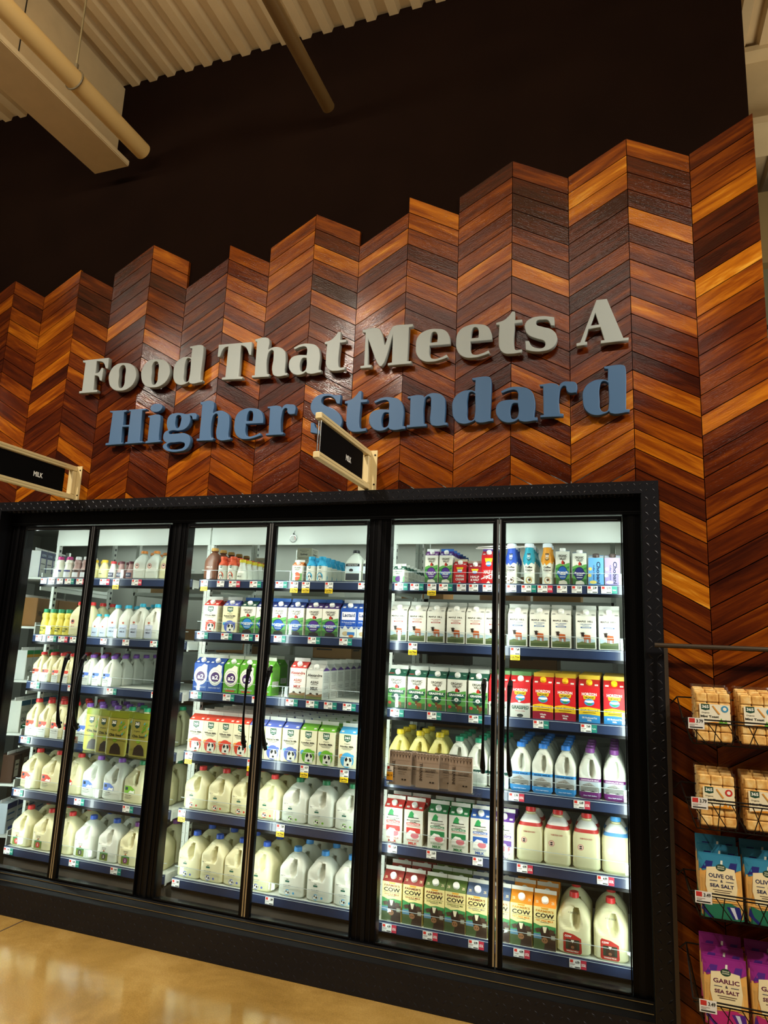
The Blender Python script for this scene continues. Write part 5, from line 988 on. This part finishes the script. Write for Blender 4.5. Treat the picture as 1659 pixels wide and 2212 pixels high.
def toast_pack(kind):
    t = empty('toast_pack'); mb = MB(); wT, hT = .138, .2
    for c_ in range(3):
        for r_ in range(5):
            mb.bbox(-.064+c_*.0428, -.0225+c_*.0428, -.012, .012, .006+r_*.038, .042+r_*.038, TOAST, .004)
    kid(t, mb.build('toast_slices', t))
    mb = MB(); mb.loft([(0, wT/2, .0135, 6, FILM), (.02, wT/2, .0145, 6, FILM), (hT-.012, wT/2, .0145, 6, FILM), (hT-.002, wT/2, .006, 4, FILM), (hT+.006, wT/2*1.03, .002, 4, FILM)], 28, FILM, closed=(True, False)); kid(t, mb.build('clear_wrapper', t))
    mb = MB(); lc, bd = ('E2DCC4', '3A8AB0') if kind else ('E4D8B4', 'C22E22')
    mb.box(-.052, .06, -.0172, -.0162, .075, .15, lc)
    F = plane((-.052, -.0172, .075), (.112, 0, 0), (0, 0, .075)); els = [('p', [(.06, 1), (.34, 1), (.34, .72), (.2, .66), (.06, .72)], '12402E'), ('T', '365', .2, .86, .22, .16, 'F0F0E4'), ('t', 'Organic', .2, .54, .26, .09, '2A2A22'), ('T', 'Mini Toast', .33, .36, .6, .12, '1E1E18'), ('e', .83, .78, .12, .17, bd), ('e', .83, .78, .06, .09, 'E8E2D0'), ('p', [(0, 0), (.5, .1), (1, .04), (1, 0)], 'D88A1E')]
    for q in range(6): els.append(('p', [(.42+q*.035, .9-q*.07), (.46+q*.035, .94-q*.07), (.5+q*.035, .86-q*.07), (.46+q*.035, .84-q*.07)], 'D8922E'))
    els.append(('p', [(.6, .0), (.7, .3), (.78, .05), (.85, .25), (.9, 0)], '5A9A2A' if kind else 'D88A1E'))
    paint(mb, F, els, nx=1); kid(t, mb.build('paper_label', t)); return t
def olive_bag(kind):
    c1, c2, c3, nm = ('2A7A9A', '1E6A4E', '1A1E6A', 'OLIVE OIL') if kind else ('8A1E7A', 'B02468', '4A1E7A', 'GARLIC')
    e = [('r', .02, .26, .98, .74, 'D8A050'), ('p', [(.1, .3), (.4, .36), (.5, .7), (.2, .66)], 'C88A38'), ('p', [(.5, .3), (.9, .34), (.85, .72), (.6, .7)], 'E0B468'), ('p', [(0, .0), (1, .0), (1, .18), (.7, .26), (.3, .22), (0, .28)], c2), ('p', [(.6, .2), (.75, .02), (.95, .05), (.9, .22)], c3), ('p', [(.68, .2), (.8, .03), (.85, .03), (.78, .2)], 'C8CCD8'), ('p', [(.05, .25), (.15, .1), (.3, .02), (.22, .0), (.02, .12)], c3),
         ('p', [(0, .7), (.3, .76), (.7, .73), (1, .78), (1, .98), (0, .98)], c1), ('p', [(.05, .74), (.2, .9), (.36, .92), (.3, .76)], c3), ('p', [(.66, .74), (.78, .92), (.92, .9), (.86, .74)], c3), ('p', [(.5, .8), (.54, .95), (.58, .95), (.56, .8)], 'D8D8C8'),
         ('p', [(.2, .30), (.14, .5), (.18, .78), (.4, .8), (.6, .8), (.84, .78), (.88, .5), (.82, .30)], 'E2D2A4'), ('e', .52, .79, .12, .055, '1E3A26'), ('T', 'WHOLE', .52, .805, .16, .02, 'D8D8B8'), ('T', 'FOODS', .52, .775, .16, .02, 'D8D8B8'), ('T', nm, .52, .66, .6, .065, '22264A' if kind else '5A1A3A'), ('T', '&', .52, .585, .06, .04, '3A3A4A'), ('T', 'SEA SALT', .52, .51, .56, .055, '22264A' if kind else '5A1A3A'), ('r', .3, .44, .74, .45, '5A4A3A'), ('r', .34, .41, .7, .42, '5A4A3A'), ('r', .24, .58, .42, .588, '3A4A6A'), ('r', .62, .58, .8, .588, '3A4A6A')]
    return pouch(.15, .042, .225, 'C89850', c1, e, name='cracker_bag', name2='bag_body')
for k, (zb, zf, z0) in enumerate(BZ):
    for c_ in range(3):
        xx = 1.178+c_*.162; pr = None
        for j in range(4 if k < 2 else 3):
            key = 'bk%d' % k
            if key not in PROTO: PROTO[key] = o = (toast_pack(1 if k == 0 else 0) if k < 2 else olive_bag(k == 2))
            else: o = copy_tree(PROTO[key])
            if k < 2: o.location = (xx+(.0 if j % 2 else .003), -.337+j*.0375, z0+.004+j*.006); o.rotation_euler = (-.10, 0, 0)
            else: o.location = (xx, -.335+j*.052, z0+.004+j*.022); o.rotation_euler = (-.05, 0, 0)
            nm = ['pale toast pack with blue badge', 'golden toast pack with red badge', 'blue and green OLIVE OIL cracker bag', 'purple GARLIC cracker bag'][k]
            tag(o, '%s, %s basket, %s column, %s' % (nm, RANK[k], ['left', 'second', 'third'][c_], 'front' if j == 0 else ORD[j]+' from front'), ['toast pack', 'toast pack', 'bag', 'bag'][k], nm+'s')
